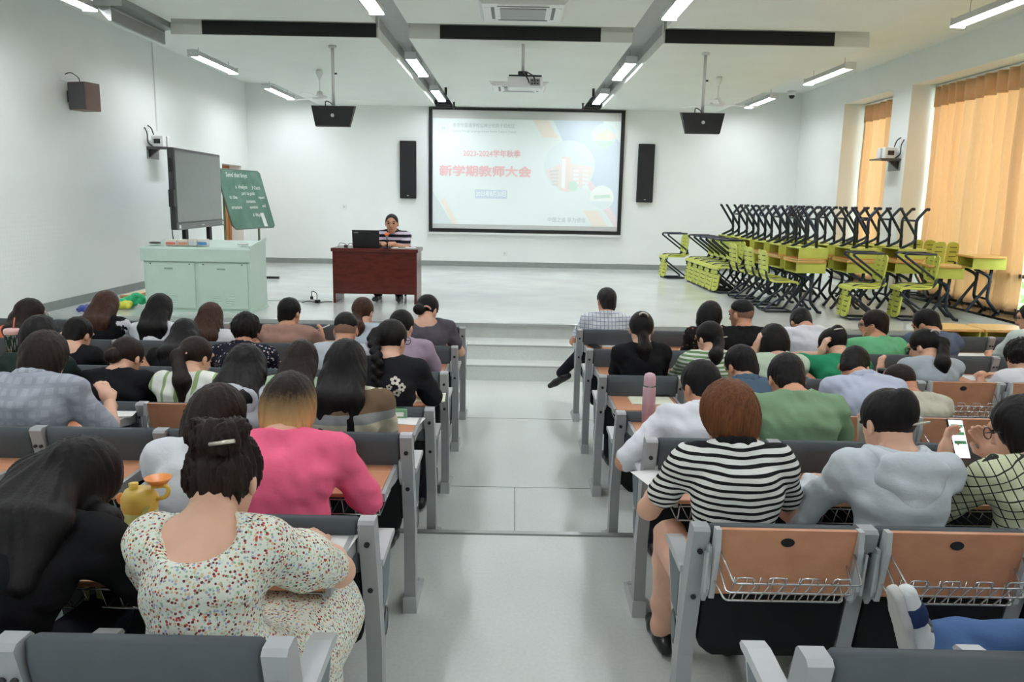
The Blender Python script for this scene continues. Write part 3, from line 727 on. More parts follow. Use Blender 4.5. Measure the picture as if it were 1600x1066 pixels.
# ------------------------------------------------------------------ people: smooth solids turned into meshes
class Field:
    def __init__(s): s.ops = []; s.post = None
    def cone(s, a, b, ra, rb, k=.03, neg=False):
        s.ops.append(('c', np.array(a, float), np.array(b, float), ra, rb, k, neg)); return s
    def ell(s, c, r, R=None, k=.03, neg=False):
        s.ops.append(('e', np.array(c, float), np.array(r, float), np.eye(3) if R is None else np.array(R), k, neg)); return s
    def cut(s, n, p):            # remove the half space on the side of n
        s.ops.append(('p', np.array(n, float), np.array(p, float))); return s
    def mesh(s, h, off=0.):
        lo = np.full(3, 1e9); hi = -lo
        for o in s.ops:
            if o[0] == 'c' and not o[6]:
                lo = np.minimum(lo, np.minimum(o[1]-o[3], o[2]-o[4])); hi = np.maximum(hi, np.maximum(o[1]+o[3], o[2]+o[4]))
            if o[0] == 'e' and not o[5]:
                e = np.sqrt(((o[3]*o[2])**2).sum(1)); lo = np.minimum(lo, o[1]-e); hi = np.maximum(hi, o[1]+e)
        lo = lo-3*h-max(0, off); hi = hi+3*h+max(0, off); n = np.ceil((hi-lo)/h).astype(int)+1
        D = np.full(n, .3, np.float32)
        ax = [lo[i]+h*np.arange(n[i]) for i in range(3)]
        for o in s.ops:
            if o[0] == 'p':
                nn = o[1]/np.linalg.norm(o[1])
                d = ((ax[0]-o[2][0])[:, None, None]*nn[0]+(ax[1]-o[2][1])[None, :, None]*nn[1]+(ax[2]-o[2][2])[None, None, :]*nn[2])
                D = np.maximum(D, d.astype(np.float32)); continue
            neg = o[-1]; k = o[-2]
            if o[0] == 'c': bl, bh = np.minimum(o[1]-o[3], o[2]-o[4]), np.maximum(o[1]+o[3], o[2]+o[4])
            else: e = np.sqrt(((o[3]*o[2])**2).sum(1)); bl, bh = o[1]-e, o[1]+e
            m = k+3*h+max(0, off)
            i0 = np.clip(np.floor((bl-m-lo)/h).astype(int), 0, n-1); i1 = np.clip(np.ceil((bh+m-lo)/h).astype(int)+1, 1, n)
            if np.any(i1 <= i0): continue
            X = ax[0][i0[0]:i1[0]][:, None, None]; Y = ax[1][i0[1]:i1[1]][None, :, None]; Z = ax[2][i0[2]:i1[2]][None, None, :]
            if o[0] == 'c':
                ba = o[2]-o[1]; L2 = max(1e-9, ba@ba)
                t = np.clip(((X-o[1][0])*ba[0]+(Y-o[1][1])*ba[1]+(Z-o[1][2])*ba[2])/L2, 0, 1)
                d = np.sqrt((X-o[1][0]-t*ba[0])**2+(Y-o[1][1]-t*ba[1])**2+(Z-o[1][2]-t*ba[2])**2)-(o[3]+(o[4]-o[3])*t)
            else:
                R = o[3]; x, y, z = X-o[1][0], Y-o[1][1], Z-o[1][2]
                q = [(x*R[0, j]+y*R[1, j]+z*R[2, j])/o[2][j] for j in range(3)]
                k0 = np.sqrt(q[0]**2+q[1]**2+q[2]**2)+1e-6; k1 = np.sqrt((q[0]/o[2][0])**2+(q[1]/o[2][1])**2+(q[2]/o[2][2])**2)+1e-6
                d = k0*(k0-1)/k1
            S = (slice(i0[0], i1[0]), slice(i0[1], i1[1]), slice(i0[2], i1[2]))
            A = D[S]; d = d.astype(np.float32)
            if neg:
                B = -d; hh = np.maximum(k-np.abs(A-B), 0)/max(k, 1e-6); D[S] = np.maximum(A, B)+hh*hh*k*.25
            else:
                hh = np.maximum(k-np.abs(A-d), 0)/max(k, 1e-6); D[S] = np.minimum(A, d)-hh*hh*k*.25
        if off: D = D-off
        if s.post is not None: D = s.post(D, ax)
        D[0] = D[-1] = .3; D[:, 0] = D[:, -1] = .3; D[:, :, 0] = D[:, :, -1] = .3
        return surface_nets(D, lo, h)

CORN = np.array([(i, j, k) for i in (0, 1) for j in (0, 1) for k in (0, 1)])
EDG = [(a, b) for a in range(8) for b in range(a+1, 8) if np.abs(CORN[a]-CORN[b]).sum() == 1]
def surface_nets(D, lo, h):
    s = D < 0
    c = np.zeros(tuple(np.array(D.shape)-1), np.int8)
    for (i, j, k) in CORN: c += s[i:i+c.shape[0], j:j+c.shape[1], k:k+c.shape[2]]
    act = (c > 0) & (c < 8); idx = np.argwhere(act)
    if len(idx) == 0: return np.zeros((0, 3)), np.zeros((0, 4), int)
    V = np.stack([D[idx[:, 0]+i, idx[:, 1]+j, idx[:, 2]+k] for (i, j, k) in CORN], 1)
    pos = np.zeros((len(idx), 3)); cnt = np.zeros(len(idx))
    for a, b in EDG:
        va, vb = V[:, a], V[:, b]; x = (va < 0) != (vb < 0)
        t = np.where(x, va/np.where(x, va-vb, 1), 0)
        pos += np.where(x[:, None], CORN[a]+(CORN[b]-CORN[a])*t[:, None], 0); cnt += x
    verts = lo+h*(idx+pos/cnt[:, None])
    num = np.full(act.shape, -1, np.int32); num[act] = np.arange(len(idx))
    quads = []
    for axis in range(3):
        u, w = [(1, 2), (2, 0), (0, 1)][axis]
        sl0 = [slice(1, -1)]*3; sl0[axis] = slice(0, -1); sl1 = list(sl0); sl1[axis] = slice(1, None)
        A, B = s[tuple(sl0)], s[tuple(sl1)]
        e = np.argwhere(A != B)
        if len(e) == 0: continue
        inside = A[tuple(e.T)]
        p = e.copy(); p[:, u] += 1; p[:, w] += 1
        def cell(du, dw):
            q = p.copy(); q[:, u] += du; q[:, w] += dw; return num[q[:, 0], q[:, 1], q[:, 2]]
        Q = np.stack([cell(-1, -1), cell(0, -1), cell(0, 0), cell(-1, 0)], 1)
        Q[~inside] = Q[~inside][:, ::-1]; quads.append(Q)
    Q = np.concatenate(quads); return verts, Q[(Q >= 0).all(1)]

def np_mesh(name, parts, mat):
    V = np.concatenate([p[0] for p in parts]); off = 0; Q = []
    for v, q in parts: Q.append(q+off); off += len(v)
    Q = np.concatenate(Q)
    me = bpy.data.meshes.new(name); me.vertices.add(len(V)); me.vertices.foreach_set('co', V.astype(np.float32).ravel())
    me.loops.add(Q.size); me.loops.foreach_set('vertex_index', Q.astype(np.int32).ravel())
    me.polygons.add(len(Q)); me.polygons.foreach_set('loop_start', np.arange(0, Q.size, 4, dtype=np.int32))
    me.update(calc_edges=True); me.polygons.foreach_set('use_smooth', np.ones(len(Q), bool)); me.materials.append(mat)
    return me

def rotm(yaw=0, pitch=0, roll=0):
    return np.array(Matrix.Rotation(yaw, 3, 'Z') @ Matrix.Rotation(-pitch, 3, 'X') @ Matrix.Rotation(roll, 3, 'Y'))

# --- materials for people
def skin(name, c):
    if name in MATS: return MATS[name]
    t = NT(name).base(c, .5, spec=.35); t.b.inputs['Subsurface Weight'].default_value = .06; t.b.inputs['Subsurface Radius'].default_value = (.01, .004, .002)
    nz = t.noise(t.coord(), 14, 3)
    t.l(t.ramp(nz.outputs[0], [(.3, tuple(v*.92 for v in c)), (.7, tuple(min(1, v*1.06) for v in c))]), t.b.inputs['Base Color'])
    MATS[name] = t.m; return t.m
SK_L, SK_M, SK_D = skin('skin_light', srgb(224, 178, 152)), skin('skin_medium', srgb(210, 156, 126)), skin('skin_tan', srgb(190, 134, 106))
def hairm(name, c, tip=None, z0=0, z1=1):
    if name in MATS: return MATS[name]
    t = NT(name).base(c, .5, spec=.22)
    nz = t.noise(t.coord((55, 55, 5)), 2.2, 4, .7)
    base = t.ramp(nz.outputs[0], [(.3, tuple(v*.5 for v in c)), (.7, tuple(min(1, v*1.5) for v in c))])
    if tip:
        sep = t.n('ShaderNodeSeparateXYZ'); t.l(t.coord(), sep.inputs[0])
        f = t.math('DIVIDE', t.math('SUBTRACT', t.math('ADD', sep.outputs[2], t.math('MULTIPLY', nz.outputs[0], .1)), z0), z1-z0)
        tipc = t.ramp(nz.outputs[0], [(.3, tuple(v*.7 for v in tip)), (.7, tuple(min(1, v*1.25) for v in tip))])
        mx = t.n('ShaderNodeMix', data_type='RGBA'); t.l(t.ramp(f, [(.0, (0, 0, 0)), (1., (1, 1, 1))]), mx.inputs[0])
        t.l(tipc, mx.inputs[6]); t.l(base, mx.inputs[7]); base = mx.outputs[2]
    t.l(base, t.b.inputs['Base Color']); t.bump(nz.outputs[0], .35, .006)
    MATS[name] = t.m; return t.m
H_BLK = hairm('hair_black', srgb(19, 16, 16)); H_DBR = hairm('hair_dark_brown', srgb(36, 25, 21)); H_BRN = hairm('hair_brown', srgb(66, 42, 29))
H_GRY = hairm('hair_greying', srgb(44, 43, 43)); H_CHE = hairm('hair_chestnut', srgb(104, 62, 34))
H_BLO = hairm('hair_blonde_tips', srgb(40, 29, 24), srgb(206, 166, 112), 1.09, 1.2)

def cloth(name, kind='plain', *cs, freq=30., duty=.5, axis=2, zr=None, rot=(0, 0, 0), tex=4.):
    """clothing fabrics; colours are sRGB triples"""
    if name in MATS: return MATS[name]
    L = [srgb(*c) for c in cs]; t = NT(name).base(L[0], .85, spec=.15)
    co = t.coord((1, 1, 1), rot); fold = t.noise(co, tex, 3)
    sep = t.n('ShaderNodeSeparateXYZ'); t.l(co, sep.inputs[0]); ax = sep.outputs
    col = None
    if kind == 'plain':
        col = t.ramp(fold.outputs[0], [(.3, tuple(v*.92 for v in L[0])), (.7, tuple(min(1, v*1.05) for v in L[0]))])
    elif kind == 'stripes':
        f = t.math('FRACT', t.math('MULTIPLY', t.math('ADD', ax[axis], t.math('MULTIPLY', fold.outputs[0], .012)), freq))
        col = t.ramp(f, [(0, L[0]), (duty, L[1])], 'CONSTANT')
    elif kind == 'bands':       # list of (z, colour) from low to high over zr
        f = t.math('DIVIDE', t.math('SUBTRACT', ax[2], zr[0]), zr[1]-zr[0])
        col = t.ramp(f, [(k/len(L), c) for k, c in enumerate(L)], 'CONSTANT')
    elif kind == 'check':
        fa = t.math('LESS_THAN', t.math('FRACT', t.math('MULTIPLY', ax[0], freq)), duty); fb = t.math('LESS_THAN', t.math('FRACT', t.math('MULTIPLY', ax[2], freq)), duty)
        col = t.ramp(t.math('MAXIMUM', fa, fb), [(0, L[0]), (.5, L[1])], 'CONSTANT')
    elif kind in ('floral', 'dots'):
        vo = t.n('ShaderNodeTexVoronoi'); vo.inputs['Scale'].default_value = freq; vo.inputs['Randomness'].default_value = 1. if kind == 'floral' else .05
        t.l(co, vo.inputs['Vector'])
        wob = t.math('ADD', vo.outputs['Distance'], t.math('MULTIPLY', t.noise(co, freq*2.2, 2).outputs[0], .3))
        m = t.math('LESS_THAN', wob, duty); sp = t.n('ShaderNodeSeparateColor'); t.l(vo.outputs['Color'], sp.inputs[0])
        n = len(L)-1; pc = t.ramp(sp.outputs[0], [(k/n, c) for k, c in enumerate(L[1:])], 'CONSTANT')
        mx = t.n('ShaderNodeMix', data_type='RGBA'); t.l(m, mx.inputs[0]); mx.inputs[6].default_value = (*L[0], 1); t.l(pc, mx.inputs[7]); col = mx.outputs[2]
    t.l(col, t.b.inputs['Base Color'])
    w = t.noise(co, 300, 1); cr = t.noise(t.coord((7, 7, 13), (.3, .5, .2)), 1.6, 4, .55); hsum = t.math('ADD', t.math('ADD', fold.outputs[0], t.math('MULTIPLY', cr.outputs[0], .5)), t.math('MULTIPLY', w.outputs[0], .04))
    t.bump(hsum, .3, .03); MATS[name] = t.m; return t.m
M_EYE = plain('eye_dark', srgb(28, 22, 20), .15); M_EYEW = plain('eye_white', srgb(225, 220, 214), .3); M_LIP = plain('lip', srgb(178, 106, 98), .4); M_BROW = plain('brow', srgb(32, 26, 24), .8)
M_SHOE = plain('shoe_black', srgb(24, 24, 26), .35, var=.1); M_SOLE = plain('shoe_sole', srgb(200, 200, 196), .6)
T_DARK = cloth('trouser_dark', 'plain', (34, 36, 44)); T_BLUE = cloth('trouser_navy', 'plain', (44, 50, 68)); T_GREY = cloth('trouser_grey', 'plain', (84, 86, 90))
ME_EYE = MB().ell((0, 0, 0), (.013, .007, .008), 8, 6).mesh('eye', M_EYE)

def unproject(px, py, Y):
    a, b = px-800, py-533; c, s = math.cos(ROLL), math.sin(ROLL)
    x, u = (c*a+s*b)/FPX, -(-s*a+c*b)/FPX
    c, s = math.cos(PITCH), math.sin(PITCH); ry, rz = c+s*u, -s+c*u
    return np.array([x*Y/ry, Y, CAMZ+rz*Y/ry])

def ik(S, Wt, l1, l2, pole):
    S, Wt, pole = np.array(S, float), np.array(Wt, float), np.array(pole, float)
    v = Wt-S; d = np.linalg.norm(v); dm = (l1+l2)*.985
    if d > dm: Wt = S+v/d*dm; v = Wt-S; d = dm
    u = v/d; a = (l1*l1-l2*l2+d*d)/(2*d); hh = math.sqrt(max(1e-6, l1*l1-a*a))
    q = pole-u*(pole@u); q /= np.linalg.norm(q)+1e-9
    return S+u*a+q*hh, Wt

def hand_field(Wr, d, nrm, sx, curl=.5, h=.0055):
    """palm, four fingers and thumb; Wr wrist, d pointing direction, nrm palm normal (down)"""
    d = np.array(d, float); d /= np.linalg.norm(d); nrm = np.array(nrm, float); nrm = nrm-d*(nrm@d); nrm /= np.linalg.norm(nrm)+1e-9
    sd = np.cross(d, nrm)*sx
    f = Field(); P = lambda a, b, c: np.array(Wr)+d*a+sd*b+nrm*c
    f.cone(P(-.03, 0, 0), P(.03, 0, 0), .027, .026, .02)
    f.ell(P(.045, 0, .0), (.045, .037, .016), np.stack([d, sd, nrm], 1), .02)
    for k, (o, L) in enumerate(((-.027, .062), (-.009, .072), (.009, .067), (.026, .052))):
        a = P(.075, o, 0); b1 = a+d*L*.45+nrm*L*.12*curl; b2 = b1+d*L*.3*(1-curl*.4)+nrm*L*.35*curl; b3 = b2+d*L*.22*(1-curl)+nrm*L*.3*curl
        f.cone(a, b1, .0095, .0088, .004).cone(b1, b2, .0088, .008, .004).cone(b2, b3, .008, .007, .004)
    t0 = P(.02, -.03, .005); t1 = P(.05, -.05, .015); t2 = P(.078, -.045, .022)
    f.cone(t0, t1, .013, .011, .008).cone(t1, t2, .011, .0085, .004)
    return f.mesh(h)

PEOPLE = []; TAKEN = set()
def person(label, row=None, head=None, dy=.3, sw=.182, fat=1., yaw=0., pitch=.35, roll=0., hair=('short', None), shirt=None, sleeve='short', trousers=None,
           skin_m=None, arms=('desk', 'desk'), px_pelvis=0., root=None, skirt=False, collar=None, glasses=False, hood=False, nz=0., neckline=None, hl=.3, clip=None, detail=None, vest=None, bare_legs=False, Hpos=None, rz=0., legs=True, crossed=False, group='seated audience'):
    sw *= .9; skin_m = skin_m or SK_L; trousers = trousers or T_DARK
    if root is None:
        Y0, z0 = ROWY[row], ROWZ[row]
        hw = unproject(head[0], head[1], Y0+dy)-np.array([0, 0, .125]); root = (float(hw[0])+px_pelvis, Y0, z0)
        H = np.array([-px_pelvis, dy, hw[2]-z0])
        TAKEN.add(seat_index(row, root[0]))
    else: H = np.array(Hpos, float)
    det = detail or (3 if row is None else (1 if row <= 2 else 2 if row <= 4 else 3))
    hb = {1: .0145, 2: .0115, 3: .0095}[det]; hh = {1: .0105, 2: .0085, 3: .007}[det]
    tz = .72 if (row is None or row in (0, 1, 2, 3, 5)) else .672
    e = tag(empty('person', root, rz), label, 'person', group)
    sp, cp = math.sin(pitch), math.cos(pitch)
    Rh = rotm(yaw, pitch, roll)
    hp = lambda x, y, z: H+Rh @ np.array([x, y, z])
    N = H+np.array([0, -.070-.105*sp, -.108+.105*sp+nz])               # base of the neck
    P = np.array([0, .17, .535]); ph = math.atan2(N[1]-P[1], N[2]-P[2])
    Rt = np.array(Matrix.Rotation(-ph, 3, 'X'))
    ln = np.linalg.norm(N-P); sl = -.035-.02*max(0, ph)             # rounded back
    C = P+(N-P)*.70+np.array([0, sl, 0]); Wa = P+(N-P)*.36+np.array([0, sl*.6, 0])
    S = {-1: N+Rt @ np.array([-sw+.012, .01, -.062]), 1: N+Rt @ np.array([sw-.012, .01, -.062])}
    # arms
    A = {}
    for sx, po in zip((-1, 1), arms):
        cx = N[0]
        if po == 'desk': Wt = (cx+sx*.09, max(.58, N[1]+.27), tz+.035); pole = (sx*.35, -.1, -1); nd = (-sx*.75, .65, 0); nn = (0, 0, -1)
        elif po == 'write': Wt = (cx+sx*.17, max(.60, N[1]+.27), tz+.04); pole = (sx*.6, -.2, -1); nd = (-sx*.5, .8, -.1); nn = (-sx*.6, 0, -.8)
        elif po == 'wide': Wt = (cx+sx*.15, max(.56, N[1]+.27), tz+.035); pole = (sx*.75, -.1, -1); nd = (-sx*.8, .6, 0); nn = (0, 0, -1)
        elif po == 'chin': Wt = hp(sx*.045, .075, -.155); pole = (sx*.5, .3, -1); nd = (-sx*.2, .1, 1); nn = (-sx*.3, -1, 0)
        elif po == 'head': Wt = hp(sx*.115, .03, -.04); pole = (sx*.9, .3, -.6); nd = (-sx*.2, -.1, 1); nn = (-sx, 0, 0)
        elif po == 'phone': Wt = (cx+sx*.1-.06, N[1]+.30, tz+.17); pole = (sx*.6, -.2, -1); nd = (-sx*.35, .5, .75); nn = (-sx*.6, -.6, .1)
        elif po == 'pen': Wt = (cx+sx*.20, N[1]+.30, tz+.05); pole = (sx*.8, -.1, -.8); nd = (-.1*sx, .3, .9); nn = (-sx, .2, 0)
        elif po == 'lap': Wt = (cx+sx*.1, .42, .58); pole = (sx*1., -.4, .0); nd = (-sx*.3, .8, -.3); nn = (0, 0, -1)
        elif po == 'aisle': Wt = (cx+sx*.24, .36, .70); pole = (sx*.9, -.8, -.6); nd = (-sx*.3, .9, 0); nn = (0, 0, -1)
        else: Wt = po[:3]; pole = po[3:6] if len(po) > 3 else (sx*.8, -.3, -.5); nd = po[6:9] if len(po) > 6 else (-sx*.6, .8, 0); nn = (0, 0, -1)
        E_, W_ = ik(S[sx], Wt, .275, .245, pole); A[sx] = (E_, W_, nd, nn)
    def torso(f, g, k=.07):
        f.ell(P, np.array([.165*max(1, fat*.95), .125*fat, .13])+g, Rt, k); f.ell(Wa, np.array([sw*.80*fat, .103*fat, ln*.27])+g, Rt, k)
        f.ell(C, np.array([sw*.93*max(1, fat*.95), .112*fat, ln*.27])+g, Rt, k)
        for sx in (-1, 1):
            f.cone(N+Rt @ np.array([0, 0, -.065]), S[sx], .072+g, .058+g, .05); f.cone(N+Rt @ np.array([0, -.012, -.012]), N+Rt @ np.array([sx*.12, -.005, -.045]), .046+g*.6, .042+g*.6, .05)
    # body: one skin mesh
    f = Field(); torso(f, -.012)
    for sx in (-1, 1):
        E_, W_, nd, nn = A[sx]
        f.cone(S[sx], E_, .047, .039, .03).cone(E_, E_+(W_-E_)*.35, .039, .040, .02).cone(E_+(W_-E_)*.35, W_, .040, .026, .02)
    f.cone(hp(0, -.028, -.03), N+np.array([0, 0, -.03]), .053, .06, .03)
    parts = [f.mesh(hb)]
    f = Field(); f.ell(hp(0, -.006, .034), (.0755, .096, .088), Rh, .02).ell(hp(0, .026, -.045), (.057, .066, .072), Rh, .04).ell(hp(0, .055, -.09), (.026, .026, .02), Rh, .03)
    f.cone(hp(0, -.028, -.03), N+np.array([0, 0, -.02]), .054, .058, .03)
    f.cone(hp(0, .087, .018), hp(0, .107, -.022), .009, .013, .012).ell(hp(0, .099, -.026), (.018, .012, .009), Rh, .008)
    f.ell(hp(0, .083, .038), (.055, .02, .012), Rh, .02)
    for sx in (-1, 1):
        f.ell(hp(sx*.034, .094, .016), (.018, .013, .012), Rh, .012, True)
        f.ell(hp(sx*.077, -.004, -.002), (.010, .020, .031), rotm(yaw+sx*.35, pitch, roll), .008)
    f.ell(hp(0, .083, -.058), (.024, .012, .006), Rh, .006).ell(hp(0, .082, -.068), (.021, .012, .006), Rh, .006)
    parts.append(f.mesh(hh))
    for sx in (-1, 1):
        E_, W_, nd, nn = A[sx]; parts.append(hand_field(W_, nd, nn, sx, .55, .0055 if det == 3 else .0075))
    body = link('body', np_mesh('body', parts, skin_m), None, e)
    if detail == 4 or det >= 1:
        for sx in (-1, 1):
            o = link('eye', ME_EYE, None, e); o.matrix_local = Matrix.Translation(hp(sx*.034, .083, .015)) @ Matrix([list(r)+[0] for r in Rh]+[[0, 0, 0, 1]])
    # shirt
    f = Field(); torso(f, .006, .08)
    for sx in (-1, 1):
        E_, W_, nd, nn = A[sx]
        if sleeve == 'short': f.cone(S[sx], S[sx]+(E_-S[sx])*.62, .062, .060, .04)
        elif sleeve == 'half': f.cone(S[sx], S[sx]+(E_-S[sx])*.9, .066, .062, .04)
        elif sleeve == 'puff': f.cone(S[sx], S[sx]+(E_-S[sx])*.5, .062, .072, .04).cone(S[sx]+(E_-S[sx])*.5, S[sx]+(E_-S[sx])*.85, .072, .052, .03)
        elif sleeve == 'long': f.cone(S[sx], E_, .064, .054, .04).cone(E_, E_+(W_-E_)*.92, .054, .040, .03)
        elif sleeve == 'cap': f.cone(S[sx], S[sx]+(E_-S[sx])*.2, .058, .05, .03)
    wr = random.Random(sum(map(ord, label))); pw = [wr.uniform(0, 6.28) for _ in range(4)]
    def wrinkle(D, ax):
        X, Y, Z = ax[0][:, None, None], ax[1][None, :, None], ax[2][None, None, :]
        return D+(.0045*np.sin(X*27+Z*24+2*np.sin(Z*13+pw[0])+pw[1])*np.sin(Z*31-X*19+pw[2]+Y*9)+.0035*np.sin(Z*48+6*np.sin(X*7+pw[3])+Y*20)*np.sin(X*14+Z*9+pw[1])+.0025*np.sin((X+Z)*70+4*np.sin(X*11+pw[2]))*np.sin((Z-X)*23+pw[0])).astype(np.float32)
    f.post = wrinkle
    # neck opening
    f.ell(N+np.array([0, .012, .045]), (.068, .07, .055), Rt, .01, True)
    if neckline == 'square':
        f.ell(N+Rt @ np.array([0, -.11, .0]), (.098, .14, .072), Rt, .006, True)
    if neckline == 'low': f.ell(N+Rt @ np.array([0, -.03, .0]), (.095, .09, .05), Rt, .012, True)
    if skirt:
        for sx in (-1, 1): f.cone((sx*.09, .2, .50), (sx*.14, .62, .50), .135, .125, .1)
        f.cone((0, .6, .48), (0, .62, .30), .16, .20, .1).ell((0, .15, .52), (.22, .18, .1), None, .08)
    link('dress' if skirt else 'shirt', np_mesh('shirt', [f.mesh(hb)], shirt), None, e)
    if collar:
        cf = Field()
        for k in range(10):
            a0, a1 = 2*PI*k/10, 2*PI*(k+1)/10
            q = lambda a: N+Rt @ np.array([.066*math.cos(a), .012+.062*math.sin(a), .012-.022*math.sin(a)])
            cf.cone(q(a0), q(a1), .015, .015, .01)
            if math.sin(a0) < .3: cf.cone(q(a0)+np.array([0, -.01, -.018]), q(a1)+np.array([0, -.01, -.018]), .014, .014, .012)
        link('collar', np_mesh('collar', [cf.mesh(.008)], collar), None, e)
    if hood:
        f = Field(); f.ell(N+Rt @ np.array([0, -.10, -.045]), (.125, .042, .085), Rt, .03).ell(N+Rt @ np.array([0, -.12, -.12]), (.06, .034, .055), Rt, .06)
        for k in range(9):
            a0, a1 = PI*(1.0+k/9.), PI*(1.0+(k+1)/9.)
            q = lambda a: N+Rt @ np.array([.095*math.cos(a), .02+.10*math.sin(a), .005+.02*math.sin(a)])
            f.cone(q(a0), q(a1), .024, .024, .02)
        f.post = wrinkle
        link('hood', np_mesh('hood', [f.mesh(.009)], shirt), None, e)
    # legs
    if legs:
        f = Field(); cut = .5
        kn = {sx: np.array([sx*.125, .585, .50]) for sx in (-1, 1)}; an = {sx: np.array([sx*.13, .60, .10]) for sx in (-1, 1)}
        if crossed == 'left':   # foot swung out to the left side
            kn[-1] = np.array([-.10, .56, .60]); an[-1] = np.array([-.36, .62, .30])
        if crossed == 'ankle':  # ankle on the other knee, shin pointing left
            kn[1] = np.array([.30, .44, .545]); an[1] = np.array([-.16, .50, .535]); kn[-1] = np.array([-.12, .50, .47]); an[-1] = np.array([.26, .60, .42])
        f.ell((0, .17, .50), (.17, .13, .11), None, .05)
        for sx in (-1, 1):
            f.cone((sx*.09, .19, .50), kn[sx], .092, .066, .05).cone(kn[sx], an[sx], .064, .05, .03)
        tm = trousers
        if det == 3: f.post = wrinkle
        if bare_legs: tm = skin_m
        link('bare_legs' if bare_legs else 'trousers', np_mesh('trousers', [f.mesh(.016 if det < 3 else .012)], tm), None, e)
        for sx in (-1, 1):
            a = an[sx]; f = Field()
            if crossed == 'left' and sx == -1: dr, up = np.array([-.75, .35, -.55]), np.array([-.4, .3, .8])
            elif crossed == 'ankle' and sx == 1: dr, up = np.array([-.35, -.15, .92]), np.array([.9, .0, .35])
            else: dr, up = np.array([sx*.12, 1, 0]), np.array([0, 0, 1])
            dr = dr/np.linalg.norm(dr); up = up-dr*(up@dr); up /= np.linalg.norm(up)
            hz = a-up*.055
            f.cone(hz-dr*.05, hz+dr*.10, .036, .034, .02).cone(hz+dr*.1, hz+dr*.17, .034, .026, .02).cone(a, a-up*.04, .04, .042, .02)
            f.cut(-up, hz-up*.036)
            if crossed == 'ankle':
                sn = link('sneaker', np_mesh('sneaker', [f.mesh(.006)], M_SNEAK), None, e)
                sd = np.cross(dr, up)
                so = Field(); so.cone(hz-up*.028-dr*.055, hz-up*.028+dr*.1, .041, .041, .02).cone(hz-up*.028+dr*.1, hz-up*.028+dr*.172, .041, .032, .02).cut(up, hz-up*.018).cut(-up, hz-up*.044)
                link('sole', np_mesh('sole', [so.mesh(.006)], M_SOLE), None, e)
                f.cut(dr, hz+dr*.135).cut(-dr, hz+dr*.085)
                link('navy_panel', np_mesh('navy_panel', [f.mesh(.006, .003)], cloth('sneaker_navy', 'plain', (44, 60, 96))), None, e)
                for q in range(3):
                    c_ = hz+dr*(.02+.022*q)+up*(.036)
                    MB().tube([c_-sd*.022, c_+up*.006, c_+sd*.022], .004, 6).build('lace', cloth('lace_grey', 'plain', (120, 124, 128)), e)
                continue
            link('shoe', np_mesh('shoe', [f.mesh(.010)], M_SHOE), None, e)
    # hair
    st, hm = hair; hm = hm or H_BLK; f = Field(); face = True
    tied = st in ('pony', 'lowpony', 'bun', 'topbun', 'braid', 'clipup')
    if st == 'short': f.ell(hp(0, -.012, .037), (.084, .106, .096), Rh, .02).ell(hp(0, -.058, -.035), (.066, .046, .062), Rh, .03)
    elif st == 'crop': f.ell(hp(0, -.014, .036), (.0815, .102, .092), Rh, .02)
    elif st == 'thin': f.ell(hp(0, -.012, .030), (.080, .101, .092), Rh, .02)
    elif st == 'fade': f.ell(hp(0, -.010, .045), (.081, .101, .092), Rh, .02)
    elif st == 'mop': f.ell(hp(0, -.014, .036), (.095, .116, .108), Rh, .02)
    elif st in ('bob', 'long', 'longfront'): f.ell(hp(0, -.013, .035), (.089, .110, .101), Rh, .02).ell(hp(0, -.040, -.035), (.096, .083, .115), Rh, .05)
    elif st == 'pixie': f.ell(hp(0, -.014, .032), (.098, .118, .112), Rh, .02).ell(hp(0, -.05, -.04), (.078, .065, .085), Rh, .05)
    elif tied: f.ell(hp(0, -.012, .034), (.083, .105, .096), Rh, .02)
    if st == 'pixie' or st == 'mop':
        pass
    back = Rt @ np.array([0, -1, 0])
    if st == 'long' or st == 'longfront':
        L = hl
        for x in (-.055, -.02, .02, .055):
            p0 = hp(x*1.1, -.085, -.04); p1 = N+np.array([x*1.25, 0, -.02])+back*.095; p2 = N+Rt @ np.array([x*1.0, 0, -L])+back*.125
            f.cone(p0, p1, .046, .042, .03).cone(p1, p2, .042, .022, .03)
        if st == 'longfront':
            for sx in (-1, 1): f.cone(hp(sx*.085, .0, -.03), N+np.array([sx*.12, .06, -.03]), .036, .036, .03).cone(N+np.array([sx*.12, .06, -.03]), N+Rt @ np.array([sx*.13, .10, -L*.8]), .036, .02, .03)
    if st == 'pony':
        p0 = hp(0, -.095, .035); p1 = hp(0, -.135, -.01); p2 = N+np.array([.01, 0, -.02])+back*.125; p3 = N+Rt @ np.array([.02, 0, -hl])+back*.13
        f.cone(p0, p1, .026, .034, .015).cone(p1, p2, .034, .046, .03).cone(p2, p3, .046, .016, .03)
    if st == 'lowpony':
        p0 = hp(0, -.095, -.035); p1 = N+back*.105+np.array([0, 0, -.0]); p2 = N+Rt @ np.array([.0, 0, -hl])+back*.125
        f.cone(p0, p1, .036, .044, .03).cone(p1, p2, .044, .016, .03)
    if st == 'bun': f.ell(hp(.0, -.115, -.025), (.052, .045, .045), Rh, .012)
    if st == 'topbun':
        f.ell(hp(.012, -.105, .085), (.060, .048, .050), Rh, .006).ell(hp(-.035, -.10, .10), (.036, .034, .034), Rh, .006).ell(hp(.045, -.085, .115), (.034, .034, .03), Rh, .006).ell(hp(.0, -.04, .0), (.074, .062, .075), Rh, .03)
    if st == 'clipup': f.ell(hp(.0, -.09, .055), (.045, .05, .07), Rh, .02)
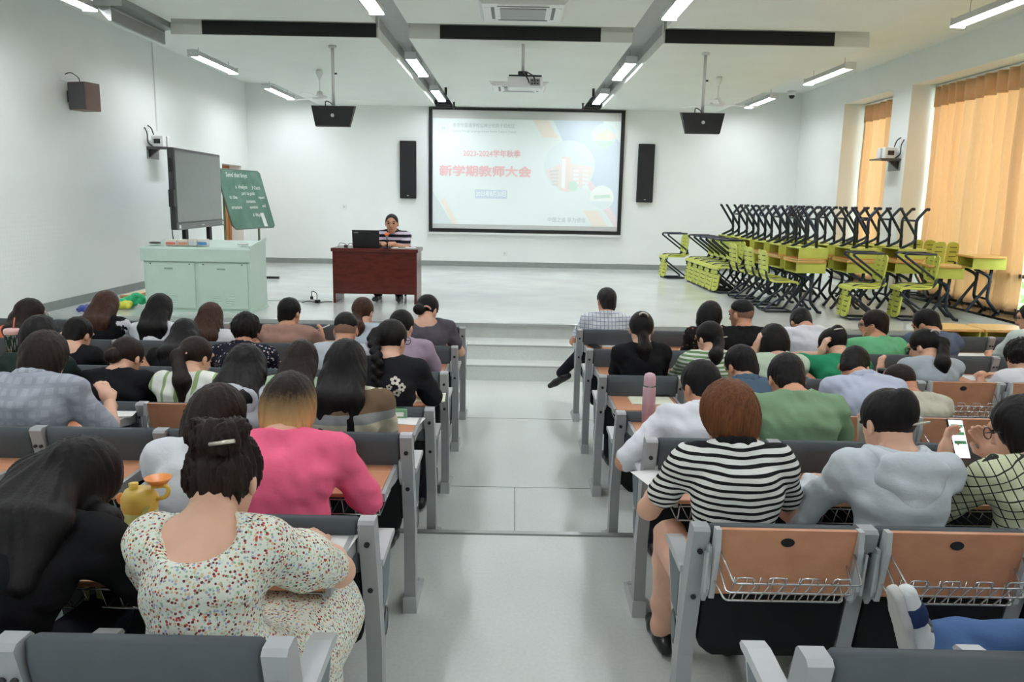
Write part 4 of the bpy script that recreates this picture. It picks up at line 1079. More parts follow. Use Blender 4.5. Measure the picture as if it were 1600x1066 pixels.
    if st == 'braid':
        pts = [hp(-.03, -.095, .06), hp(-.045, -.125, -.0), N+np.array([-.05, 0, .03])+back*.115, N+Rt @ np.array([-.055, 0, -.12])+back*.125, N+Rt @ np.array([-.06, 0, -.33])+back*.125]
        tot = 23
        for k in range(tot):
            u = k/(tot-1)*(len(pts)-1); i = min(int(u), len(pts)-2); q = pts[i]+(pts[i+1]-pts[i])*(u-i)
            f.ell(q+np.array([.011*(-1)**k, 0, 0]), (.030-.009*k/tot, .026, .024), None, .008)
    # trim: face opening and lower edge
    if st == 'crop': f.ell(hp(0, .10, -.03), (.074, .085, .118), Rh, .008, True)
    if st not in ('fade', 'thin', 'crop'):
        f.ell(hp(0, .098, -.035), (.070, .072, .108), Rh, .012, True)
    if st == 'short':
        for sx in (-1, 1): f.ell(hp(sx*.088, .012, -.030), (.03, .036, .050), Rh, .008, True)
    nrm = None
    if st == 'short': nrm = ((0, .3, -1), (0, 0, -.058))
    elif st == 'crop': nrm = ((0, .75, -1), (0, 0, .0))
    elif st == 'mop': nrm = ((0, .5, -1), (0, 0, -.03))
    elif st == 'fade': nrm = ((0, .38, -1), (0, 0, .042))
    elif st == 'thin': nrm = ((0, 1.0, -1), (0, -.03, .01))
    elif st == 'bob': nrm = ((0, .1, -1), (0, 0, -.135))
    elif st in ('bun', 'clipup', 'topbun') : nrm = ((0, .28, -1), (0, 0, -.055)) if st != 'topbun' else ((0, .25, -1), (0, 0, -.065))
    elif st == 'pixie': nrm = ((0, .15, -1), (0, 0, -.115))
    if nrm: f.cut(Rh @ np.array(nrm[0]), hp(*nrm[1]))
    amp = {'mop': .005, 'topbun': .005, 'pixie': .003, 'fade': .0008, 'crop': .0006, 'thin': .0008, 'short': .0022, 'bun': .001, 'clipup': .001, 'lowpony': .0012, 'pony': .0012, 'braid': .001}.get(st, .0026)
    def strands(D, ax):
        X, Y, Z = ax[0][:, None, None]-H[0], ax[1][None, :, None]-H[1], ax[2][None, None, :]-H[2]
        an_ = np.arctan2(X, -Y+.0)
        md_ = .55+.45*np.sin(an_*5+Z*17+pw[3])
        return D+(amp*md_*np.sin(an_*19+4*np.sin(Z*16+an_*3+pw[0])+pw[1])+amp*.7*np.sin(an_*37+Z*34+3*np.sin(an_*7+pw[3])+pw[2])*(1 if not st in ('mop', 'topbun') else 1.6)).astype(np.float32)
    f.post = strands
    ho = link('hair', np_mesh('hair', [f.mesh({1: .0105, 2: .0085, 3: .0068}[det])], hm), None, e)
    if st == 'fade':
        g = Field(); g.ell(hp(0, -.012, .028), (.0775, .0985, .090), Rh, .02).cut(Rh @ np.array((0, .6, -1)), hp(0, 0, -.02)).ell(hp(0, .098, -.02), (.072, .072, .105), Rh, .012, True)
        link('stubble', np_mesh('stubble', [g.mesh(.009)], M_STUB), None, e)
    if glasses:
        gb = MB()
        for sx in (-1, 1):
            ring = [hp(sx*.035+.026*math.cos(a*PI/8), .104, .012+.021*math.sin(a*PI/8)) for a in range(16)]
            gb.tube(ring, .0022, 5, True, True); gb.tube([hp(sx*.061, .104, .016), hp(sx*.083, .07, .018), hp(sx*.086, -.01, .012)], .0022, 5)
        gb.tube([hp(-.009, .106, .014), hp(.009, .106, .014)], .0022, 5)
        gb.build('glasses', M_DARKP, e)
    if clip:
        kind, pos, cm = clip; c = hp(*pos); q = MB()
        if kind == 'claw': q.tube(bez([c+np.array([-.03, -.012, .0]), c+np.array([-.01, -.02, .02]), c+np.array([.02, -.018, .008]), c+np.array([.03, -.01, -.01])], .02), .007, 6)
        elif kind == 'bar': q.tube([c+np.array([-.03, -.006, -.004]), c+np.array([.03, -.006, .006])], .005, 6)
        else: q.tube([c+.032*np.array([math.cos(a*PI/6), math.sin(a*PI/6)*.9, math.sin(a*PI/6)*.5]) for a in range(12)], .009, 6, True, True)
        q.build('hair_tie' if kind == 'tie' else 'hair_clip', cm, e)
    if vest is not None:
        f = Field(); torso(f, .014, .08); f.ell(N+np.array([0, .012, .045]), (.075, .075, .06), Rt, .01, True)
        link('vest', np_mesh('vest', [f.mesh(hb)], vest), None, e)
    PEOPLE.append(dict(e=e, H=H, N=N, P=P, Rh=Rh, Rt=Rt, A=A, S=S, hp=hp, root=root, tz=tz))
    return PEOPLE[-1]
M_STUB = plain('stubble', srgb(140, 106, 88), .8, var=.15, scale=200)
# ------------------------------------------------------------------ the audience (x, y: top of the head in the photo frame)
M_SNEAK = cloth('sneaker_white', 'plain', (226, 228, 226))
c = cloth
BLACK = c('tee_black', 'plain', (26, 26, 28)); WHITE = c('cotton_white', 'plain', (226, 228, 232)); GREYT = c('tee_grey', 'plain', (186, 192, 196))
CL_SIL = plain('clip_silver', srgb(212, 206, 190), .25, metal=.5); CL_PINK = plain('tie_pink', srgb(222, 170, 160), .6)
# left bank
person('woman with long dark hair and glasses in an orange top', 1, (46, 468), .28, yaw=-.5, pitch=.25, hair=('long', H_DBR), hl=.12, shirt=c('tee_orange', 'plain', (238, 122, 84)), glasses=True)
person('person with short black hair in a black tee, third row far left', 2, (120, 497), .32, yaw=-.25, pitch=.45, hair=('short', H_BLK), shirt=BLACK, neckline='low')
person('person with dark bob behind the polka-dot drink cup', 3, (62, 495), .22, yaw=0, pitch=.2, hair=('bob', H_BLK), shirt=c('dress_darkgreen', 'plain', (36, 50, 46)))
person('woman in grey checked short-sleeved shirt propping her head with a bracelet arm', 4, (69, 520), .34, sw=.2, yaw=-.1, pitch=.45, hair=('bob', H_DBR), shirt=c('shirt_greycheck', 'check', (172, 178, 186), (158, 164, 174), freq=22, duty=.4), sleeve='half', collar=MATS['shirt_greycheck'], arms=('desk', (.20, .50, .80, .6, -.1, -1, -.4, .3, .6)))
person('woman with long brown hair in black vest and white sleeves, second row left', 1, (165, 456), .28, pitch=.35, hair=('long', H_BRN), hl=.16, shirt=WHITE, vest=BLACK, sleeve='half')
person('woman in black with her hair tied at the nape, head bowed, fourth row left', 3, (196, 528), .36, sw=.2, pitch=.55, yaw=-.25, hair=('bun', H_DBR), shirt=BLACK, arms=('desk', 'wide'))
person('woman with long straight black hair in white, before the mint console', 1, (250, 460), .25, pitch=.1, yaw=-.15, hair=('long', H_BLK), hl=.2, shirt=WHITE)
person('woman in black with long hair leaning left, third row beside the floral shirt', 2, (290, 500), .34, pitch=.5, roll=-.2, hair=('long', H_BLK), hl=.2, shirt=BLACK, sleeve='half')
person('woman with long brown hair in white, second row below the console corner', 1, (329, 474), .25, pitch=.2, hair=('long', H_BRN), hl=.12, shirt=WHITE)
person('woman with a ponytail and pink tie in a green-striped white top', 3, (304, 527), .3, yaw=-.45, pitch=.35, hair=('pony', H_DBR), hl=.22, shirt=c('top_greenstripe', 'stripes', (232, 236, 226), (150, 172, 120), freq=11, duty=.75, axis=0), clip=('tie', (0, -.108, .022), CL_PINK))
person('man with thick black hair in a dark shirt with pale flowers', 2, (384, 492), .3, sw=.2, pitch=.3, hair=('mop', H_BLK), shirt=c('shirt_navyfloral', 'floral', (34, 34, 46), (206, 190, 186), (160, 172, 192), (120, 96, 100), (40, 40, 52), freq=42, duty=.42), collar=MATS['shirt_navyfloral'], skin_m=SK_M)
person('woman with long black hair over a pale grey hooded top, fifth row', 4, (383, 541), .34, pitch=.5, yaw=.15, hair=('long', H_BLK), hl=.02, shirt=c('hoodie_grey', 'plain', (192, 194, 200)), sleeve='long', hood=True)
person('woman with dark brown wavy hair in a white shirt beside the yellow kettle bottle', 5, (338, 605), .38, pitch=.6, yaw=-.35, hair=('bob', H_DBR), shirt=c('shirt_white2', 'plain', (222, 224, 228)), sleeve='half')
p_brown = person('man with short black hair in a brown tee holding a pen', 1, (452, 466), .3, sw=.205, yaw=-.35, pitch=.15, hair=('short', H_BLK), shirt=c('tee_brown', 'plain', (166, 130, 116)), skin_m=SK_M, arms=('desk', 'pen'))
person('man with faded crew cut in a pale grey tee, third row', 2, (540, 490), .3, sw=.195, pitch=.3, hair=('fade', H_BLK), shirt=GREYT, skin_m=SK_M)
person('woman with brown low ponytail in pale blue resting chin on hand', 1, (567, 465), .28, yaw=-.3, pitch=.2, hair=('lowpony', H_BRN), hl=.1, shirt=c('top_paleblue', 'plain', (196, 206, 216)), arms=('desk', 'chin'))
person('woman with dark straight hair in a pale green collared shirt', 3, (471, 534), .3, pitch=.35, hair=('long', H_DBR), hl=.02, shirt=c('shirt_palegreen', 'plain', (176, 200, 172)), sleeve='half', collar=MATS['shirt_palegreen'])
person('woman with long black hair in a sweater of cream, brown and grey bands', 4, (541, 533), .28, sw=.2, pitch=.2, hair=('long', H_BLK), hl=.26, shirt=c('sweater_bands', 'bands', (150, 150, 146), (206, 202, 180), (206, 202, 180), (150, 154, 154), (118, 98, 78), (118, 98, 78), (214, 212, 190), (214, 212, 190), zr=(.70, 1.06)), sleeve='long')
person('woman with two-tone blond bob in a bright pink blouse', 5, (452, 586), .36, sw=.215, fat=1.12, pitch=.45, hair=('bob', H_BLO), shirt=c('blouse_pink', 'plain', (250, 112, 148)), sleeve='half', arms=('desk', 'wide'))
p_braid = person('woman with a long dark braid in a black top with white flowers', 3, (612, 500), .25, yaw=-.45, pitch=.2, hair=('braid', H_BLK), shirt=c('top_black2', 'plain', (36, 36, 40)), sleeve='half', arms=('chin', 'wide'), glasses=True)
person('woman with a dark bob in a lilac shirt, aisle end of the third row', 2, (627, 485), .32, yaw=-.3, pitch=.4, sw=.2, hair=('lowpony', H_BLK), hl=.03, shirt=c('shirt_lilac', 'plain', (168, 150, 168)), arms=('chin', 'wide'))
person('woman with low knotted ponytail in a dark grey top, aisle end of second row', 1, (668, 461), .3, yaw=-.5, pitch=.4, sw=.2, hair=('bun', H_BLK), shirt=c('top_slate', 'plain', (94, 90, 98)), neckline='low', clip=('claw', (.05, -.085, .0), CL_PINK), arms=('desk', 'wide'))
p_floral = person('woman with a messy dark bun in a floral square-neck dress', 6, (347, 676), .38, sw=.152, fat=1.08, nz=.0, pitch=.5, yaw=-.15, hair=('topbun', H_DBR), shirt=c('dress_floral', 'floral', (230, 234, 220), (196, 84, 76), (150, 184, 148), (168, 178, 206), (224, 196, 150), (120, 60, 60), (206, 222, 206), freq=140, duty=.6), sleeve='puff', skirt=True, neckline='square', bare_legs=True, px_pelvis=.03, arms=((-.09, .66, .70, -.7, -.1, -.6), (.13, .66, .70, .9, -.1, -.45)), clip=('bar', (.055, -.15, .07), CL_SIL))
p_slump = person('woman with long black hair in a black tee slumped on her desk', 6, (112, 690), .5, sw=.178, pitch=.85, yaw=-.3, roll=.3, hair=('longfront', H_BLK), hl=.16, shirt=BLACK, px_pelvis=-.12, arms=('desk', 'wide'))
# right bank
person('greying man in a checked shirt, legs crossed into the aisle, front row', 0, (948, 450), .2, yaw=.35, pitch=.02, sw=.2, hair=('short', H_GRY), shirt=c('shirt_check', 'check', (226, 230, 234), (150, 160, 186), freq=30, duty=.16), collar=MATS['shirt_check'], arms=('lap', 'lap'), skin_m=SK_M, crossed='left')
person('woman in a black dress with a pale claw clip in her hair', 2, (1003, 487), .25, pitch=.1, sw=.165, hair=('lowpony', H_BLK), hl=.24, shirt=BLACK, clip=('claw', (0, -.08, .105), CL_SIL))
person('woman with a black bob and glasses beside the crew-cut man in black', 1, (1111, 472), .32, yaw=-.5, pitch=.35, hair=('bob', H_BLK), shirt=c('top_blackorange', 'floral', (36, 32, 34), (200, 120, 60), (36, 32, 34), (60, 50, 50), freq=30, duty=.35), glasses=True, neckline='low')
person('stout man with shaved sides in a black tee, second row right', 1, (1160, 469), .28, sw=.23, fat=1.25, yaw=.65, pitch=.15, hair=('fade', H_BLK), shirt=BLACK, skin_m=SK_M)
person('woman with a low ponytail in a green and white striped tee', 2, (1110, 503), .3, yaw=.5, pitch=.3, hair=('lowpony', H_BLK), hl=.06, shirt=c('tee_greenwhite', 'stripes', (222, 228, 214), (118, 150, 106), freq=38, duty=.5), clip=('bar', (.03, -.1, .0), CL_SIL), arms=('wide', 'desk'))
person('man with short black hair in a slate blue collared shirt, fourth row', 3, (1160, 541), .35, sw=.2, yaw=.45, pitch=.5, hair=('short', H_BLK), shirt=c('shirt_slate', 'plain', (82, 102, 120)), collar=MATS['shirt_slate'], skin_m=SK_M)
person('man in a white shirt with elbow out in the aisle, fifth row right', 4, (1097, 565), .32, sw=.2, yaw=.45, pitch=.35, hair=('short', H_BLK), shirt=c('shirt_white3', 'plain', (228, 230, 236)), sleeve='half', collar=MATS['shirt_white3'], arms=('aisle', 'desk'), trousers=T_DARK, skin_m=SK_M)
person('woman with a black bob in pale green holding her head', 2, (1210, 508), .32, yaw=.1, pitch=.35, hair=('bob', H_BLK), shirt=c('blouse_celadon', 'plain', (196, 212, 190)), sleeve='half', arms=('head', 'desk'))
person('man in a white tee bent low over his desk, second row right', 1, (1254, 482), .46, sw=.21, pitch=1.0, hair=('short', H_BLK), shirt=c('tee_white4', 'plain', (222, 224, 230)), skin_m=SK_M)
person('man with spiky black hair in a sage green tee, fifth row right', 4, (1232, 555), .42, sw=.215, pitch=.7, hair=('short', H_BLK), shirt=c('tee_sage', 'plain', (126, 156, 122)), arms=('wide', 'wide'), skin_m=SK_M)
person('woman in bright green with a silver hair clip leaning on her hand', 2, (1304, 514), .36, yaw=.5, pitch=.6, hair=('clipup', H_BLK), shirt=c('top_emerald', 'plain', (48, 148, 104)), arms=('head', 'desk'), clip=('bar', (-.03, -.12, .08), CL_SIL))
person('man in a pale blue-grey collared shirt bent far forward, fourth row right', 3, (1337, 543), .44, sw=.215, yaw=-.6, pitch=.85, hair=('short', H_BLK), shirt=c('shirt_bluegrey', 'plain', (188, 196, 214)), collar=MATS['shirt_bluegrey'], skin_m=SK_M)
person('man with glasses in a mint green tee resting his chin', 1, (1368, 485), .3, sw=.215, yaw=.95, pitch=.15, hair=('short', H_DBR), shirt=c('tee_mint', 'plain', (112, 186, 136)), glasses=True, arms=('chin', 'desk'), skin_m=SK_M)
person('man with short black hair in a blue-grey tee before the low desks', 1, (1450, 484), .36, sw=.2, yaw=.7, pitch=.55, hair=('short', H_BLK), shirt=c('tee_navy', 'plain', (94, 106, 128)), skin_m=SK_M)
person('woman with a high ponytail in a grey tee writing', 2, (1447, 515), .34, yaw=.65, pitch=.45, hair=('pony', H_BLK), hl=.1, shirt=c('tee_grey2', 'plain', (172, 182, 188)), arms=('pen', 'desk'), glasses=True, clip=('claw', (0, -.1, .08), CL_SIL))
person('balding man in a beige tee bent over his desk', 3, (1410, 569), .44, sw=.21, yaw=.6, pitch=.75, hair=('thin', H_DBR), shirt=c('tee_beige', 'plain', (190, 188, 170)), skin_m=SK_D)
person('person with bushy black hair at the right edge of the third row', 2, (1597, 532), .3, pitch=.3, hair=('mop', H_BLK), shirt=WHITE, sleeve='half')
person('man with glasses in profile at the right edge of the second row', 1, (1616, 474), .3, yaw=.9, pitch=.2, hair=('short', H_BLK), shirt=c('tee_palegreen2', 'plain', (206, 218, 210)), glasses=True, arms=('wide', 'desk'), skin_m=SK_M)
person('woman with chestnut short hair in a black and white striped polo', 5, (1141, 601), .32, sw=.185, yaw=.25, pitch=.35, hair=('pixie', H_CHE), shirt=c('polo_stripes', 'stripes', (228, 230, 224), (30, 30, 32), freq=42, duty=.58), collar=c('collar_black', 'plain', (24, 24, 26)), arms=('wide', 'wide'), bare_legs=True)
p_hood = person('woman with black hair pinned by a silver clip in a pale grey hoodie', 5, (1392, 610), .3, sw=.19, yaw=.3, pitch=.3, hair=('clipup', H_BLK), shirt=c('hoodie_pale', 'plain', (204, 212, 216)), sleeve='long', arms=('wide', 'desk'), hood=True, clip=('bar', (.03, -.12, .0), CL_SIL))
p_phone = person('woman with glasses in a cream patterned blouse tapping a phone', 5, (1606, 622), .3, sw=.185, yaw=.6, pitch=.35, hair=('bob', H_BLK), shirt=c('blouse_pattern', 'check', (208, 212, 178), (52, 56, 50), freq=34, duty=.13, rot=(0, .5, .3)), sleeve='half', arms=('phone', 'phone'), glasses=True)
p_legs = person('person in blue jeans and white sneakers sitting with raised crossed leg', 6, None, root=(1.34, ROWY[6], ROWZ[6]), Hpos=(.40, .2, 1.12), px_pelvis=0, sw=.2, pitch=.2, hair=('short', H_BLK), shirt=GREYT, trousers=c('jeans_blue', 'plain', (84, 114, 158)), crossed='ankle', detail=3, arms=('lap', 'lap'))
TAKEN.add(('right', 6, 1)); TAKEN.add(('right', 6, 2))

# white embroidered flowers on the braided woman's black top
from mathutils.bvhtree import BVHTree
def flower_print(pp, spots, mat):
    sh = [o for o in pp['e'].children if o.name.startswith('shirt')][0]; me = sh.data
    bv = BVHTree.FromPolygons([v.co[:] for v in me.vertices], [p.vertices[:] for p in me.polygons])
    for (x, z, r) in spots:
        o = Vector(pp['N']+pp['Rt'] @ np.array([x, -.6, z])); d = Vector(pp['Rt'] @ np.array([0, 1, 0]))
        hit = bv.ray_cast(o, d)
        if hit[0] is None: continue
        q = hit[0]; n = hit[1] if hit[1].dot(d) < 0 else -hit[1]; u = n.orthogonal().normalized(); w = n.cross(u)
        for k in range(5):
            a = 2*PI*k/5; c0 = q+(u*math.cos(a)+w*math.sin(a))*r*.6+n*.002
            pts = [c0+(u*math.cos(b*PI/4)+w*math.sin(b*PI/4))*r*.38 for b in range(8)]
            MB().add(pts+[p_+n*.0015 for p_ in pts], [tuple(range(7, -1, -1)), tuple(range(8, 16))]+[(i, (i+1) % 8, (i+1) % 8+8, i+8) for i in range(8)]).build('petal', mat, sh)
flower_print(p_braid, ((.05, -.09, .03), (.085, -.125, .026), (.06, -.155, .024), (.02, -.12, .018)), plain('petal_white', srgb(222, 218, 206), .8))
# ------------------------------------------------------------------ on the stage
M_MINT = plain('console_mint', srgb(192, 214, 200), .45, var=.02)
M_MINTD = plain('console_joint', srgb(140, 162, 150), .5)
PX0, PX1, PY0, PY1, PH = -4.53, -3.22, 9.80, 10.42, .80
e = tag(empty('console_desk', ((PX0+PX1)/2, PY0, ST)), 'mint green steel multimedia console on the stage', 'console')
hw = (PX1-PX0)/2; dp = PY1-PY0
body = MB().prism([(0, .02), (0, PH-.04), (.05, PH), (dp, PH+.06), (dp, .02)], 'x', -hw, hw).build('cabinet', M_MINT, e)
MB().box(-hw-.012, hw+.012, -.02, dp+.01, 0, .022).build('plinth', M_MINT, e)
MB().prism([(-.03, PH-.17), (-.03, PH-.02), (0, PH), (.0, PH-.17)], 'x', -hw-.02, hw+.015).build('top_front_rail', M_MINT, e)
MB().prism([(-.02, PH), (dp, PH+.06), (dp, PH+.10), (-.02, PH+.03)], 'x', hw-.01, hw+.015).build('side_lip', M_MINT, e)
for k in range(2):
    x0 = -hw+.03+k*(hw-.01); x1 = x0+hw-.06
    dd = MB().bbox(x0, x1, -.016, 0, .05, PH-.185, .004).build('door', M_MINT, e)
    xc = (x0+x1)/2-.02
    MB().box(xc-.05, xc+.05, -.02, -.016, PH-.27, PH-.25).build('pull_slot', M_MINTD, dd)
    for xx in (x0+.06, x1-.06): MB().cyl((xx, -.022, PH-.205), .008, .006, 8, 'y').build('lock', M_DARKP, dd)
    for g in ((xc+.04,) if k == 0 else (xc-.06, xc+.10)):
        for q in range(5): MB().prism([(-.022, .10+q*.028), (-.016, .108+q*.028), (-.016, .096+q*.028)], 'x', g-.05, g+.05).build('vent_louvre', M_MINT, dd)
# open flap at the back left
fl_ = MB().box(-hw-.14, -hw-.02, .35, .37, PH-.28, PH-.08).box(-hw-.14, -hw-.12, .33, .35, PH-.28, PH-.08).build('open_flap', M_GREYP, e)
# boxes on the console
for k, (x, w, h, cc, lab) in enumerate(((-4.22, .13, .07, (214, 120, 104), 'small red and cream chalk box on the console'), (-4.07, .12, .075, (216, 150, 126), 'small orange and cream chalk box on the console'), (-3.95, .10, .085, (206, 216, 220), 'small white box on the console beside the blue one'), (-3.83, .12, .085, (92, 150, 206), 'small blue and white box on the console'))):
    zt = ST+PH+.012
    b = tag(empty('chalk_box', (x, PY0+.12, zt)), lab, 'box', 'small boxes on the console')
    MB().bbox(-w/2, w/2, -.04, .04, .0, h, .004).build('carton', plain('carton_cream%d' % k, srgb(226, 222, 212), .6), b)
    MB().box(-w/2+.005, w/2-.005, -.0415, -.04, .01, h*.6).build('printed_band', plain('carton_print%d' % k, srgb(*cc), .6), b)
for x, y, lab, cc in ((-4.42, PY0+.1, 'flat dark pad lying on the console corner', (70, 72, 72)), (-3.36, PY0+.16, 'white cloth lying on the console edge', (226, 228, 226))):
    b = MB().ell((0, 0, .012), (.075, .05, .014), 12, 6).build('pad' if cc[0] < 100 else 'cloth', plain('pad%d' % cc[0], srgb(*cc), .7), None, (x, y, ST+PH+.03))
    tag(b, lab, 'pad' if cc[0] < 100 else 'cloth')
# interactive display on its stand, turned towards the room
e = tag(empty('display_board', (-4.46, 11.52, ST)), 'large grey interactive display on a mobile stand behind the console', 'display')
e.rotation_euler = (0, 0, math.atan2(1.95, -.10))         # local x runs from near end to far end
L2, z0, z1 = .97, .97, 2.03
def dbox(x0, x1, y0, y1, a, b, nm, m, par=e, bv=0):
    mb = MB().bbox(x0, x1, y0, y1, a, b, bv) if bv else MB().box(x0, x1, y0, y1, a, b)
    return mb.build(nm, m, par)
M_BEZEL = plain('bezel_dark', srgb(58, 60, 62), .35); 
dbox(-L2, L2, -.0, .08, z0, z1, 'housing', M_BEZEL, e, .01)
dbox(-L2+.04, L2-.04, -.006, -.0, z0+.10, z1-.04, 'glass_screen', plain('screen_off', srgb(132, 138, 136), .22, spec=.5, var=.02))
dbox(-L2, L2, -.02, -.0, z0, z0+.085, 'lower_bezel', plain('bezel_grey', srgb(112, 116, 116), .4))
MB().box(-.06, .06, -.022, -.02, z0+.035, z0+.05).build('badge', M_ALU, e)
for x in (-L2+.06, L2-.06): MB().box(x-.03, x+.03, -.024, -.02, z0+.02, z0+.06).build('corner_tag', M_WHITE, e)
for x in (-.55, .45):
    dbox(x-.05, x+.05, .02, .07, .06, z0+.2, 'stand_post', M_BLACK)
dbox(-.85, .75, .0, .1, .06, .12, 'stand_beam', M_BLACK)
for x in (-.6, .5):
    MB().box(x-.04, x+.04, -.3, .35, .05, .09).build('stand_foot', M_BLACK, e)
    for y in (-.26, .31): MB().cyl((x-.02, y, .03), .03, .04, 12, 'x').build('castor', M_DARKP, e)
dbox(-L2-.02, -L2, .02, .06, z0+.75, z0+.92, 'side_handle', M_BLACK)
dbox(-L2-.05, -L2-.005, .0, .07, z0+.3, z0+.52, 'side_box', M_DARKP)
MB().tube(bez([(-L2-.03, .03, z0+.5), (-L2-.05, .03, z0+.62), (-L2-.06, .03, z0+.74)], .02), .006, 5).build('antenna', M_DARKP, e)
MB().tube(bez([(-L2-.03, .04, z0+.3), (-L2-.05, .05, z0), (-L2+.02, .05, z0-.3), (-L2+.1, .05, .12)], .06), .007, 5).build('cable', M_DARKP, e)
# green chalkboard on a stand
bl = np.array([-4.44, 12.75]); br = np.array([-4.16, 14.0]); zb0, zb1 = 1.40, 2.33
e = tag(empty('chalkboard', (-4.5, 13.3, ST)), 'tilted green chalkboard with white chalk writing, behind the display', 'chalkboard')
BL_, BR_ = Vector((bl[0]+4.5, bl[1]-13.3, zb0-ST)), Vector((br[0]+4.5, br[1]-13.3, zb0-ST)); TL, TR = BL_+Vector((-.26, .06, zb1-zb0)), BR_+Vector((-.26, .06, zb1-zb0))
nrm = (TR-TL).cross(BL_-TL).normalized()
if nrm.x < 0: nrm = -nrm
def bp(u, v, o=0.): return TL*(1-u)*(1-v)+TR*u*(1-v)+BL_*(1-u)*v+BR_*u*v+nrm*o
def bquad(nm, q, m, o0, o1, par):
    a = [bp(u, v, o1) for u, v in q]; b = [bp(u, v, o0) for u, v in q]; n = len(q)
    return MB().add(a+b, [tuple(range(n)), tuple(range(2*n-1, n-1, -1))]+[(i, i+n, (i+1) % n+n, (i+1) % n) for i in range(n)]).build(nm, m, par)
def board_mat():
    t = NT('chalkboard_green').base(srgb(78, 122, 104), .6)
    n = t.noise(t.coord(), 2.6, 4); t.l(t.ramp(n.outputs[0], [(.35, srgb(72, 116, 98)), (.65, srgb(104, 142, 126))]), t.b.inputs['Base Color']); return t.m
rc = [(.03, 0), (.97, 0), (1, .03), (1, .97), (.97, 1), (.06, 1), (0, .93), (0, .04)]
bd = bquad('board_face', rc, board_mat(), -.012, .012, e)
rim = MB().tube([bp(u, v, 0) for u, v in rc], .016, 6, True, True).build('board_rim', plain('rim_green', srgb(96, 112, 100), .4, metal=.3), e)
m_chalk = plain('chalk_white', srgb(222, 228, 222), .9)
ux = (TR-TL).normalized(); vy = (BL_-TL).normalized()
def chalk(txt, u, v, s):
    o = bp(u, v, .014); zz = nrm; xx = ux; yy = zz.cross(xx)
    M = Matrix((( xx.x, yy.x, zz.x, o.x), (xx.y, yy.y, zz.y, o.y), (xx.z, yy.z, zz.z, o.z), (0, 0, 0, 1)))
    text_mesh(txt, s, m_chalk, 'chalk_writing', bd, M, 'LEFT', .002, .3)
if ux.y < 0: pass
for txt, u, v, s in (('Send that boys', .16, .09, .17), ('a  Analyze', .30, .29, .14), ('3 Catch', .68, .30, .14), ('part to goals', .40, .40, .13), ('to idea', .10, .47, .13), ('contents', .46, .54, .13), ('report', .78, .47, .12), ('structure', .08, .64, .13), ('question', .50, .64, .12), ('end', .82, .62, .12), ('A Ways', .52, .78, .13)):
    chalk(txt, u, v, s*.62)
bquad('paper_strip', [(.72, .745), (.80, .745), (.82, .985), (.735, .985)], M_WHITE, .012, .016, bd)
for u in (.06, .86):
    p_ = bp(u, .5, -.04)
    MB().tube([(p_.x-.02, p_.y, .05), (p_.x-.02, p_.y, 1.45)], .02, 8).build('stand_leg', plain('stand_olive', srgb(118, 124, 92), .5), e)
    MB().tube([(p_.x-.32, p_.y, .03), (p_.x+.3, p_.y, .03)], .022, 8).build('stand_foot', M_DARKP, e)
q0, q1 = bp(.06, .5, -.04), bp(.86, .5, -.04)
MB().tube([(q0.x-.02, q0.y, .35), (q1.x-.02, q1.y, .35)], .018, 8).build('stand_rail', plain('stand_olive', srgb(118, 124, 92), .5), e)
def on_stage(px, py, z=ST):
    a = unproject(px, py, 1.0); d = a-np.array([0, 0, CAMZ]); t = (z-CAMZ)/d[2]
    return (float(d[0]*t), float(d[1]*t), z)
# plastic bags and a plank by the left wall
def crumple(name, c, r, mat, seed, parent=None):
    rnd = random.Random(seed); f = Field()
    for k in range(12): f.ell((rnd.uniform(-1, 1)*r*.7, rnd.uniform(-1, 1)*r*.6, rnd.uniform(.2, .75)*r), np.array([rnd.uniform(.25, .5)*r, rnd.uniform(.15, .4)*r, rnd.uniform(.2, .45)*r]), rotm(rnd.uniform(0, 3), rnd.uniform(-1, 1)), .015)
    me = np_mesh(name, [f.mesh(.013)], mat); me.vertices.foreach_get; o = link(name, me, None, parent, c)
    zmin = min(v.co.z for v in me.vertices); o.location = (c[0], c[1], c[2]-zmin)
    return o
tag(crumple('plastic_bag', on_stage(190, 484), .13, plain('bag_yellow', srgb(226, 226, 84), .35), 3), 'crumpled yellow plastic bag on the floor by the left wall', 'bag')
tag(crumple('plastic_bag', on_stage(209, 480), .15, plain('bag_green', srgb(52, 196, 132), .3), 5), 'crumpled bright green plastic bag beside the console', 'bag')
tag(crumple('cloth_bundle', on_stage(134, 489), .09, plain('cloth_blue', srgb(76, 84, 160), .6), 8), 'crumpled blue cloth at the foot of the left wall', 'cloth')
b = tag(empty('plank', (-5.30, 11.5, ST)), 'orange wooden plank lying along the left wall', 'plank'); MB().box(-.09, .09, -.6, .6, 0, .05).build('board', M_DOOR, b); MB().box(-.085, .085, -.58, .58, .0505, .055).build('paint_stripe', plain('stripe_cream', srgb(226, 206, 170), .6), b)

